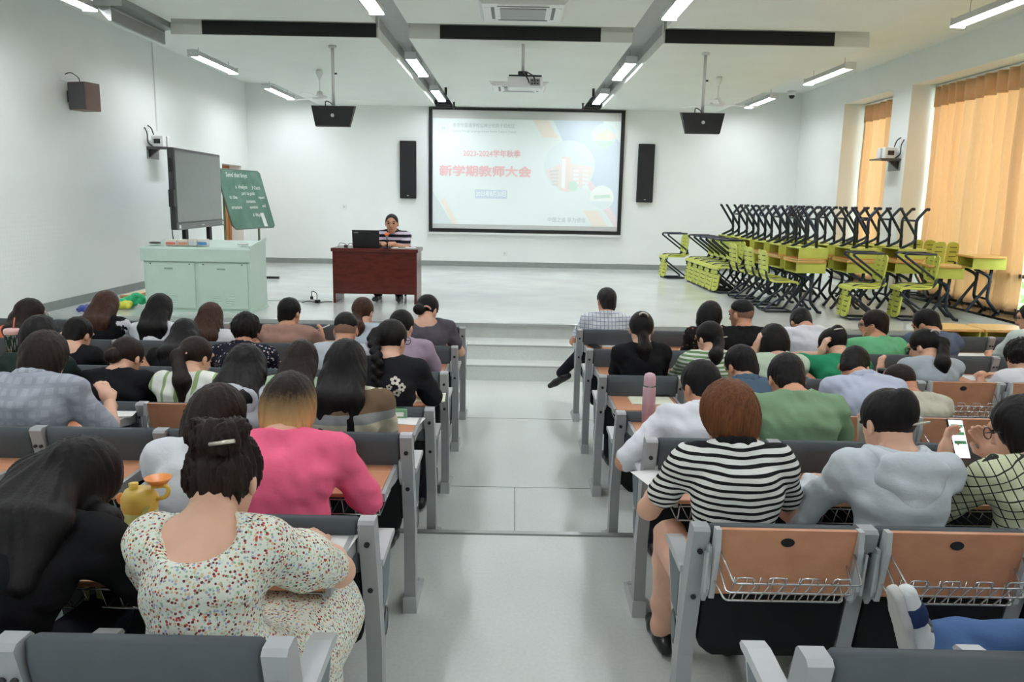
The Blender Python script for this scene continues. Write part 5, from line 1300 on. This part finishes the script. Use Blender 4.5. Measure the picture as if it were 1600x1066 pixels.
# speaker's desk
DX0, DX1, DY_, DD, DH = -2.47, -1.32, 10.93, .58, .755
M_MAH = wood('mahogany', srgb(70, 24, 18), srgb(96, 36, 26), .25, (1.2, 1.2, 5), 4.)
e = tag(empty('speaker_desk', ((DX0+DX1)/2, DY_, ST)), 'dark red mahogany desk in front of the speaker', 'desk')
hw = (DX1-DX0)/2
MB().bbox(-hw-.02, hw+.02, -.02, DD, DH-.05, DH, .008).build('desktop', M_MAH, e)
MB().box(-hw+.03, hw-.03, .01, .03, .13, DH-.05).build('modesty_panel', M_MAH, e)
MB().box(-hw+.03, hw-.03, .0, .01, .14, .16).build('panel_bead', M_MAH, e)
for s in (-1, 1): MB().box(s*hw-(.035 if s > 0 else 0), s*hw+(0 if s > 0 else .035), 0, DD-.03, 0, DH-.05).build('side_panel', M_MAH, e)
ZD = ST+DH
# laptop
e = tag(empty('laptop', (-2.03, DY_+.12, ZD)), 'black laptop standing open on the speaker desk', 'laptop')
MB().bbox(-.185, .185, 0, .25, 0, .018, .004).build('keyboard_base', M_BLACK, e)
lid = MB().bbox(-.185, .185, -.012, 0, 0, .23, .004).build('lid', M_BLACK, e); lid.rotation_euler = (.12, 0, 0); lid.location = (0, 0, .015)
MB().box(-.16, -.10, -.0135, -.012, .19, .2).build('badge', M_GREYP, lid)
# microphone
e = tag(empty('microphone', (-1.735, DY_+.10, ZD-.0)), 'desk microphone with an orange foam head in front of the speaker', 'microphone')
MB().lathe([(0, .015), (.05, .012), (.055, 0), (0, 0)], (0, 0, 0), 16).build('foot', M_BLACK, e)
MB().tube([(0, 0, .01), (0, -.005, .11), (0, -.015, .15)], .009, 8).build('stem', M_BLACK, e)
MB().tube([(0, -.015, .13), (0, -.03, .175)], .016, 10).build('grip', M_GREYP, e)
MB().ell((0, -.045, .195), (.032, .035, .026)).build('foam_head', plain('foam_orange', srgb(236, 120, 58), .9, var=.2, scale=90), e)
# papers on the speaker's desk
for k, (x, y, r, w, lab) in enumerate(((-1.48, DY_+.2, .25, .21, 'open white papers at the right end of the speaker desk'),)):
    e = tag(empty('paper_sheets', (x, y, ZD), r), lab, 'papers')
    for q in range(3): MB().box(-w+.02*q, .09+.02*q, -.1+.01*q, .14, .001+.003*q, .003+.003*q).build('sheet', WHITE_P if 'WHITE_P' in globals() else M_WHITE, e)
    MB().tube([(-.12, -.04, .014), (-.02, .0, .014)], .005, 6).build('pen', M_BLACK, e)
e = tag(empty('cable_bundle', (-2.33, DY_+.2, ZD)), 'small tangle of black cable on the desk beside the laptop', 'cable')
MB().tube(bez([(-.1, 0, .006), (-.09, .02, .055), (0, .0, .05), (.02, 0, .006), (.06, 0, .06), (.1, .02, .04), (.12, .0, .006)], .03), .004, 5).build('cord', M_DARKP, e); MB().bbox(-.02, .03, -.02, .02, 0, .03, .005).build('plug', M_DARKP, e)
# power strip on the stage floor
e = tag(empty('power_strip', (-2.80, 11.0, ST)), 'white power strip with black plugs on the stage floor left of the desk', 'power strip')
MB().bbox(-.2, .05, -.03, .03, 0, .035, .006).build('strip', M_WHITE, e)
MB().bbox(.0, .035, -.02, .02, .036, .075, .005).build('plug', M_BLACK, e)
MB().tube(bez([(.017, 0, .07), (.02, 0, .16), (.09, 0, .12), (.1, -.05, .02), (.1, -.1, .006)], .03), .006, 5).tube(bez([(-.09, -.13, .006), (0, -.1, .02), (.12, -.11, .006), (.2, -.02, .006), (.3, .0, .006)], .03), .006, 5).build('black_cord', M_BLACK, e)
MB().bbox(.09, .16, -.15, -.09, 0, .045, .01).build('adapter', M_BLACK, e)
MB().tube(bez([(-.2, 0, .006), (-.35, .08, .006), (-.5, .02, .006), (-.7, .05, .006)], .05), .005, 5).build('white_cord', M_WHITE, e)
# speaker's chair
e = tag(empty('office_chair', (-1.78, DY_+.72, ST)), 'dark wooden chair behind the speaker', 'chair')
MB().bbox(-.21, .21, -.2, .2, .42, .47, .015).build('seat', M_FBLACK, e)
MB().bbox(-.2, .2, .19, .23, .50, .95, .012).build('backrest', M_MAH, e)
for sx in (-1, 1):
    MB().tube([(sx*.18, -.17, 0), (sx*.18, -.17, .42)], .016, 8).build('leg', M_BLACK, e); MB().tube([(sx*.18, .2, 0), (sx*.18, .2, .95)], .016, 8).build('leg', M_BLACK, e)
# the speaker
spk = person('person', root=(-1.75, DY_+.92, ST), Hpos=(0.005, .24, .945), rz=PI, sw=.20, fat=1.15, yaw=.05, pitch=.08, hair=('crop', H_BLK), skin_m=SK_M,
    shirt=cloth('polo_bands', 'stripes', (30, 30, 40), (214, 206, 222), freq=14, duty=.52), collar=BLACK, arms=((-.05, .58, .715, -.8, -.1, -.8, .8, .4, 0), (.08, .58, .715, .8, -.1, -.8, -.8, .4, 0)), trousers=T_DARK, detail=3, group='speaker on stage')
spk['e']['label'] = 'man in a striped black and white polo seated at the mahogany desk, facing the room'
for o in list(spk['e'].children):
    if o.name.startswith('eye'): pass
spk['e'].scale = (1.13, 1.13, 1.13)
hp = spk['hp']
for sx in (-1, 1):
    MB().tube([hp(sx*.018, .097, .042), hp(sx*.036, .096, .047), hp(sx*.054, .084, .040)], .005, 6).build('eyebrow', M_BROW, spk['e'])
MB().tube([hp(-.024, .088, -.062), hp(-.01, .097, -.060), hp(.01, .097, -.060), hp(.024, .088, -.062)], .0055, 6).build('lips', M_LIP, spk['e'])
# ------------------------------------------------------------------ stacked school desks and chairs on the right of the stage
M_LIME = plain('lime_plastic', srgb(196, 204, 92), .45, var=.10, scale=5); M_LIMED = plain('lime_edge', srgb(160, 172, 60), .5, var=.08)
M_DTOP = wood('desk_top_wood', srgb(214, 176, 104), srgb(226, 190, 122), .4, (2, 12, 2), 3.); M_DEDGE = plain('desk_edge_orange', srgb(206, 136, 74), .5)
M_NAVY = plain('tube_navy', srgb(44, 52, 64), .35, metal=.3, var=.06)
def desk_meshes():
    """x: user's opening side at -x ; size along x .42, along y .52; legs at +-y"""
    X, Y, H = .215, .26, .715
    oc = [(-X, -Y+.0), (-X, Y), (X-.06, Y), (X, Y-.07), (X, -Y+.07), (X-.06, -Y)]
    top = MB().prism(oc, 'z', H-.018, H).mesh('desktop', M_DTOP)
    edge = MB().prism([(a*1.012, b*1.012) for a, b in oc], 'z', H-.026, H-.018).mesh('edge_band', M_DEDGE)
    b = .012; x0, x1, y0, y1, z0, z1 = -X+.015, X-.02, -Y+.02, Y-.02, H-.165, H-.026
    box = MB().box(x0, x1, y0, y1, z0, z0+b).box(x1-b, x1, y0, y1, z0+b, z1).box(x0, x1-b, y0, y0+b, z0+b, z1).box(x0, x1-b, y1-b, y1, z0+b, z1).mesh('drawer_box', M_LIME)
    fr = []
    for s in (-1, 1):
        y = s*.19
        fr.append(MB().tube(bez([(.05, y, H-.165), (.035, y, .16), (.16, y, .015)], .05), .021, 8).tube([(.16, y, .016), (.20, y, .016)], .021, 8).mesh('leg', M_NAVY))
        fr.append(MB().tube(bez([(-.15, y, H-.165), (.02, y, H-.25), (.06, y, H-.32), (-.19, y, .016), (-.21, y, .016)], .06, 5), .02, 8).mesh('brace', M_NAVY))
    bar = MB().tube([(.04, -.19, .17), (.04, .19, .17)], .014, 8).mesh('crossbar', M_NAVY)
    return top, edge, box, fr, bar
DM = desk_meshes()
def school_desk(loc, rz, label, inverted=False):
    e = tag(empty('school_desk', loc, rz), label, 'desk', 'lime green school desks')
    if inverted: e.rotation_euler = (PI, 0, rz)
    t = link('desktop', DM[0], None, e); link('edge_band', DM[1], None, t); link('drawer_box', DM[2], None, e)
    for k, m in enumerate(DM[3]): link('brace' if k % 2 else 'leg', m, None, e)
    link('crossbar', DM[4], None, e); return e
def chair_meshes():
    """faces -x ; sled base, seat at .42, backrest rising at +x"""
    fr = []
    for s in (-1, 1):
        y = s*.165
        fr.append(MB().tube(bez([(-.16, y, .015), (.20, y, .015), (.225, y, .04), (-.17, y, .33), (-.205, y, .40), (-.15, y, .425), (.17, y, .425), (.21, y, .46), (.235, y, .56)], .045, 4), .0155, 8).mesh('side_frame', M_NAVY))
    bars = [MB().tube([(x, -.165, z), (x, .165, z)], .011, 6).mesh('crossbar', M_NAVY) for x, z in ((-.16, .015), (.20, .015), (.05, .425))]
    n = 8; vs = []; fs = []
    prof = [(-.215, .405), (-.20, .43), (-.14, .442), (0, .436), (.12, .438), (.18, .45)]
    ys = [-.2, -.19, -.1, 0, .1, .19, .2]
    for (x, z) in prof:
        for y in ys: vs.append((x+(.02 if abs(y) > .195 else 0)*(1 if x < 0 else -1), y, z-(.012 if abs(y) > .195 else 0)-.006*math.cos(y*8)))
    m = len(ys)
    for i in range(len(prof)-1):
        for k in range(m-1): fs.append((i*m+k, (i+1)*m+k, (i+1)*m+k+1, i*m+k+1))
    top = len(vs); vs += [(x, y, z-.016) for x, y, z in vs]
    fs2 = [tuple(q+top for q in reversed(f)) for f in fs]
    rim = [k for k in range(m)]+[i*m+m-1 for i in range(1, len(prof))]+[(len(prof)-1)*m+k for k in range(m-2, -1, -1)]+[i*m for i in range(len(prof)-2, 0, -1)]
    fs3 = [(rim[i], rim[(i+1) % len(rim)], rim[(i+1) % len(rim)]+top, rim[i]+top) for i in range(len(rim))]
    seat = MB().add(vs, fs+fs2+fs3).mesh('seat', M_LIME)
    lobes = []
    for s in (-1, 1):
        o = [(s*.01, .52), (s*.01, .80), (s*.035, .835), (s*.10, .84), (s*.165, .82), (s*.19, .77), (s*.185, .56), (s*.15, .52), (s*.08, .505)]
        pts = []
        mb = MB(); N_ = len(o)
        for t in (0, 1):
            for y, z in o: pts.append((.215+.12*(z-.5)-.03*(1-abs(abs(y)-.1)/.1)*0+.018*t-.02*(abs(y)/.2)**2, y, z))
        ff = [tuple(range(N_)), tuple(range(2*N_-1, N_-1, -1))]+[(i, i+N_, (i+1) % N_+N_, (i+1) % N_) for i in range(N_)]
        lobes.append(mb.add(pts, ff).mesh('back_lobe', M_LIME))
    slot = MB().box(-.004, .024, -.05, .05, -.004, .004).mesh('back_slot', M_BLACK)
    return fr, bars, seat, lobes, slot
CM = chair_meshes()
def school_chair(loc, rz, label, inverted=False):
    e = tag(empty('school_chair', loc, rz), label, 'chair', 'lime green school chairs')
    if inverted: e.rotation_euler = (PI, 0, rz)
    for m in CM[0]: link('side_frame', m, None, e)
    for m in CM[1]: link('crossbar', m, None, e)
    link('seat', CM[2], None, e)
    for k, m in enumerate(CM[3]):
        o = link('back_lobe', m, None, e)
        for q in range(4):
            z = .57+q*.065; s = (-1, 1)[k]
            sl = link('back_slot', CM[4], None, o, (.215+.12*(z-.5)-.005, s*.10, z))
    return e
HD = .715
ordw = ['nearest', 'second', 'third', 'fourth', 'fifth', 'sixth', 'seventh']
for colx, n, nm in ((3.98, 6, 'left'), (4.72, 5, 'middle'), (5.42, 3, 'right')):
    for i in range(n):
        y = 10.95+.72*i+(.15 if nm == 'middle' else .25 if nm == 'right' else 0); x = colx+.02*math.sin(i*2.3)
        school_desk((x, y, ST), .03*math.sin(i*1.7), 'upright lime desk, %s from the hall in the %s stacked column' % (ordw[i], nm))
        school_desk((x+.015*math.cos(i*3), y+.02, ST+HD*2+.004), .04*math.sin(i*2.9+1), 'upturned lime desk, %s from the hall in the %s stacked column' % (ordw[i], nm), True)
        if nm == 'left' and i < 3: school_chair((x-.34, y+.02, ST), PI+.06*math.sin(i), 'lime chair tucked under the %s desk of the left stacked column' % ordw[i])
def chair_pair(x, y, rz, where):
    school_chair((x, y, ST), rz, 'upright lime chair, lower of a pair, %s' % where)
    school_chair((x+.05, y+.02, ST+.875), rz+PI, 'upturned lime chair, upper of a pair, %s' % where, True)
chair_pair(3.08, 15.55, .15, 'alone at the far left of the stack')
for k in range(5): chair_pair(3.43+.01*k, 14.8-.41*k, .1+.02*k, '%s pair on the stack\'s left' % ('farthest', 'second farthest', 'middle', 'second nearest', 'nearest')[k])
chair_pair(4.50, 10.35, -.05, 'front of the stack, left pair')
chair_pair(5.18, 10.38, -.08, 'front of the stack, right pair')
school_desk((5.62, 10.5, ST), -.25, 'single upright lime desk on the stage beside the window wall')
school_desk((6.03, 10.35, SILL), -.12, 'single upright lime desk standing on the black window sill')
school_chair((6.03, 12.1, SILL), -1.62, 'lime chair on the window sill before the curtain, farther one')
school_chair((6.03, 11.5, SILL), -1.55, 'lime chair on the window sill before the curtain, nearer one')
school_desk((4.62, 8.4, 0), PI/2, 'lime desk on the hall floor below the stage, left of two')
school_desk((5.16, 8.4, 0), PI/2, 'lime desk on the hall floor below the stage, right of two')

# ------------------------------------------------------------------ small things on the writing tablets
M_PAPER = plain('paper_white', srgb(240, 241, 238), .8, var=.01); M_PHONE = plain('phone_black', srgb(16, 17, 20), .12, spec=.6)
def tab_z(row): return ROWZ[row]+(.80 if row in (3, 5) else .715)
def on_tab(row, px, py):
    """point on the tablet plane carried by the backs of row"""
    z = tab_z(row)
    a = unproject(px, py, 1.0); d = a-np.array([0, 0, CAMZ]); t = (z-CAMZ)/d[2]
    return (float(d[0]*t), float(d[1]*t), z)
def paper(row, px, py, w, h, rz, label, n=1, cat='paper', mat=None):
    p = on_tab(row, px, py)
    e = tag(empty('paper_sheet', (p[0], p[1], p[2]+.001), rz), label, cat)
    for k in range(n): MB().box(-w/2+.004*k, w/2+.003*k, -h/2, h/2, .002*k, .002*k+.0015).build('sheet', mat or M_PAPER, e)
    return e
paper(5, 486, 862, .21, .27, -.1, 'white sheet of paper under the floral woman\'s elbow')
paper(3, 640, 655, .16, .22, -.15, 'white sheet of paper on the aisle tablet beside the green box')
paper(2, 672, 622, .18, .22, .05, 'cream notebook on the tablet beside the braided woman', 3, 'notebook', plain('paper_cream', srgb(228, 232, 210), .8))
paper(2, 1016, 627, .26, .19, .02, 'open cream notebook on the right aisle tablet under a phone', 3, 'notebook', plain('paper_cream', srgb(228, 232, 210), .8))
paper(0, 965, 540, .28, .18, 0, 'white papers on the front right aisle tablet')
paper(1, 1525, 556, .34, .2, .1, 'white papers spread on a tablet near the right wall', 2)
paper(2, 1540, 592, .3, .2, -.1, 'white papers with a dark card on the tablet, right edge', 2)
paper(3, 180, 646, .2, .2, .2, 'white book on the tablet before the grey checked shirt', 4, 'book')
paper(1, 352, 541, .2, .16, 0, 'white paper on the tablet behind the brown-haired woman in white')
paper(4, 1040, 750, .2, .24, .3, 'white paper under the striped woman\'s left arm')
def phone(row, px, py, rz, label, w=.075, h=.155):
    p = on_tab(row, px, py); e = tag(empty('phone', (p[0], p[1], p[2]+.008), rz), label, 'phone')
    MB().bbox(-w/2, w/2, -h/2, h/2, 0, .009, .003).build('case', M_PHONE, e); MB().box(-w/2+.004, w/2-.004, -h/2+.006, h/2-.006, .009, .0095).build('screen', plain('phone_glass', srgb(22, 24, 30), .05), e)
phone(2, 1026, 619, PI/2, 'black phone lying on the open cream notebook')
phone(0, 929, 543, .3, 'black phone beside papers on the front right tablet')
# pink thermos
p = on_tab(3, 1012, 660)
e = tag(empty('thermos', p), 'tall pink thermos flask on the right aisle tablet', 'thermos')
mp = plain('thermos_pink', srgb(196, 158, 168), .3, metal=.25)
MB().lathe([(0, 0), (.033, 0), (.035, .006), (.034, .19), (.030, .195)], (0, 0, 0), 24).build('flask', mp, e)
MB().lathe([(.0305, .195), (.0305, .203)], (0, 0, 0), 24).build('steel_ring', M_CHROME, e)
MB().lathe([(.0315, .203), (.0315, .245), (.026, .262), (.012, .269), (0, .27)], (0, 0, 0), 24).build('cup_lid', plain('thermos_lid', srgb(206, 170, 180), .35), e)
# green box
p = on_tab(3, 622, 652); e = tag(empty('tissue_pack', p, .1), 'small green pack on the tablet beside the banded sweater', 'pack')
MB().bbox(-.05, .05, -.03, .03, 0, .05, .008).build('pack', plain('pack_green', srgb(120, 170, 130), .4), e); MB().box(-.03, .03, -.031, -.03, .012, .035).build('print', M_PAPER, e)
# dotted drink cup
p = on_tab(1, 22, 558); e = tag(empty('drink_cup', p), 'drink cup with lid in a dark dotted sleeve, far left', 'cup')
MB().lathe([(0, 0), (.04, 0), (.055, .17), (.05, .175)], (0, 0, 0), 20).build('sleeve', cloth('sleeve_dots', 'dots', (36, 50, 44), (214, 220, 214), freq=90, duty=.42), e)
MB().lathe([(.05, .17), (.056, .19), (.058, .2), (.05, .215), (0, .22)], (0, 0, 0), 20).build('lid', plain('lid_pink', srgb(232, 190, 186), .3), e)
MB().tube([(.01, 0, .2), (.03, .0, .3)], .005, 8).build('straw', plain('straw_orange', srgb(230, 120, 90), .4), e)
p = on_tab(0, 1090, 545); e = tag(empty('drink_cup', p), 'red and white cup on the tablet behind the crew-cut man', 'cup')
MB().lathe([(0, 0), (.03, 0), (.036, .14), (0, .145)], (0, 0, 0), 18).build('cup', plain('cup_red', srgb(206, 60, 70), .4), e); MB().lathe([(.0335, .05), (.0355, .1)], (0, 0, 0), 18).build('white_band', M_PAPER, e)
p = on_tab(2, 1377, 606); e = tag(empty('drink_cup', p), 'black tumbler on the tablet beside the balding man', 'cup')
MB().lathe([(0, 0), (.032, 0), (.036, .12), (.036, .125), (0, .125)], (0, 0, 0), 18).build('tumbler', M_PHONE, e); MB().lathe([(.037, .122), (.037, .134), (0, .136)], (0, 0, 0), 18).build('lid', M_DARKP, e)
p = on_tab(4, 1352, 690); e = tag(empty('drink_cup', p), 'white paper cup with dark lid before the hooded woman', 'cup')
MB().lathe([(0, 0), (.035, 0), (.045, .12)], (0, 0, 0), 18).build('cup', M_PAPER, e); MB().lathe([(.046, .12), (.046, .132), (.03, .134), (0, .134)], (0, 0, 0), 18).build('lid', M_DARKP, e)
# yellow kettle bottle with strap
p = on_tab(5, 222, 842)
e = tag(empty('water_bottle', p), 'yellow child\'s water bottle with orange spout lid and long green strap', 'bottle')
my = plain('bottle_yellow', srgb(236, 204, 96), .35); ml = plain('bottle_lime', srgb(214, 222, 140), .4); mo = plain('bottle_orange', srgb(240, 150, 70), .35)
MB().lathe([(0, 0), (.048, 0), (.05, .01), (.05, .02)], (0, 0, 0), 24).build('base', my, e)
MB().lathe([(.05, .018), (.05, .095), (.046, .10)], (0, 0, 0), 24).build('printed_band', ml, e)
MB().lathe([(.05, .095), (.052, .105), (.052, .135), (.04, .155), (.0, .16)], (0, 0, 0), 24).build('lid', my, e)
MB().lathe([(.012, .155), (.014, .175), (0, .178)], (-.015, 0, 0), 12).build('spout_cap', my, e)
MB().ell((-.05, -.01, .13), (.012, .014, .018)).build('button', mo, e)
MB().tube(bez([(.045, 0, .125), (.085, 0, .135), (.09, 0, .17), (.04, 0, .165)], .02), .007, 6).build('handle', my, e)
MB().lathe([(.0, .172), (.025, .172), (.04, .19), (.037, .19), (.023, .176), (0, .176)], (.055, .01, 0), 20).build('cup_bowl', mo, e)
mst = plain('strap_green', srgb(206, 212, 120), .6)
def strap(pts, w):
    mb = MB(); vs = []
    for q in pts: vs += [(q[0]-w/2, q[1], q[2]), (q[0]+w/2, q[1]-.002, q[2]+.003)]
    n = len(pts); vs2 = [(a, b-.002, c_) for a, b, c_ in vs]
    fs = [(2*i, 2*i+1, 2*i+3, 2*i+2) for i in range(n-1)]; fs += [tuple(2*n+k for k in reversed(f)) for f in fs]
    return mb.add(vs+vs2, fs)
strap([(.045, -.045, .12), (.02, -.062, .06), (-.005, -.085, .006), (-.03, -.15, .003), (-.04, -.19, -.03), (-.035, -.19, -.10), (-.045, -.185, -.16), (-.025, -.185, -.24)], .016).build('strap', mst, e)
strap([(-.05, -.03, .09), (-.065, -.08, .004), (-.07, -.185, -.005), (-.072, -.188, -.1), (-.066, -.186, -.22)], .013).build('strap', mst, e)
# the phone held by the woman on the right
q = p_phone; A_ = q['A']; c0 = (np.array(A_[-1][1])+np.array(A_[1][1]))/2+np.array([-.02, .06, .05])
e = tag(empty('phone', tuple(np.array(q['root'])+c0)), 'phone showing green chat bubbles in a woman\'s hands', 'phone'); e.rotation_euler = (-.5, .1, .3)
MB().bbox(-.038, .038, -.005, .004, -.08, .08, .003).build('case', M_PHONE, e); ms = emit('phone_screen', srgb(226, 226, 236), .35)
sc2 = MB().box(-.035, .035, -.0062, -.005, -.075, .075).build('screen', ms, e)
for k, z in enumerate((.045, .015, -.02)): MB().box(-.01 if k % 2 else -.028, .03, -.0068, -.0062, z, z+.012).build('chat_bubble', plain('bubble_green', srgb(110, 206, 150), .5), sc2)
# pen in the brown-shirted man's hand
for pp, sx, lab in ((p_brown, 1, 'white pen held up by the man in brown'),):
    w_ = np.array(pp['root'])+np.array(pp['A'][sx][1])+np.array([0, .03, .09]); e = tag(MB().tube([(-.05, 0, -.02), (.06, .0, .03)], .005, 6).build('pen', M_PAPER, None, tuple(w_)), lab, 'pen')
seats(TAKEN)
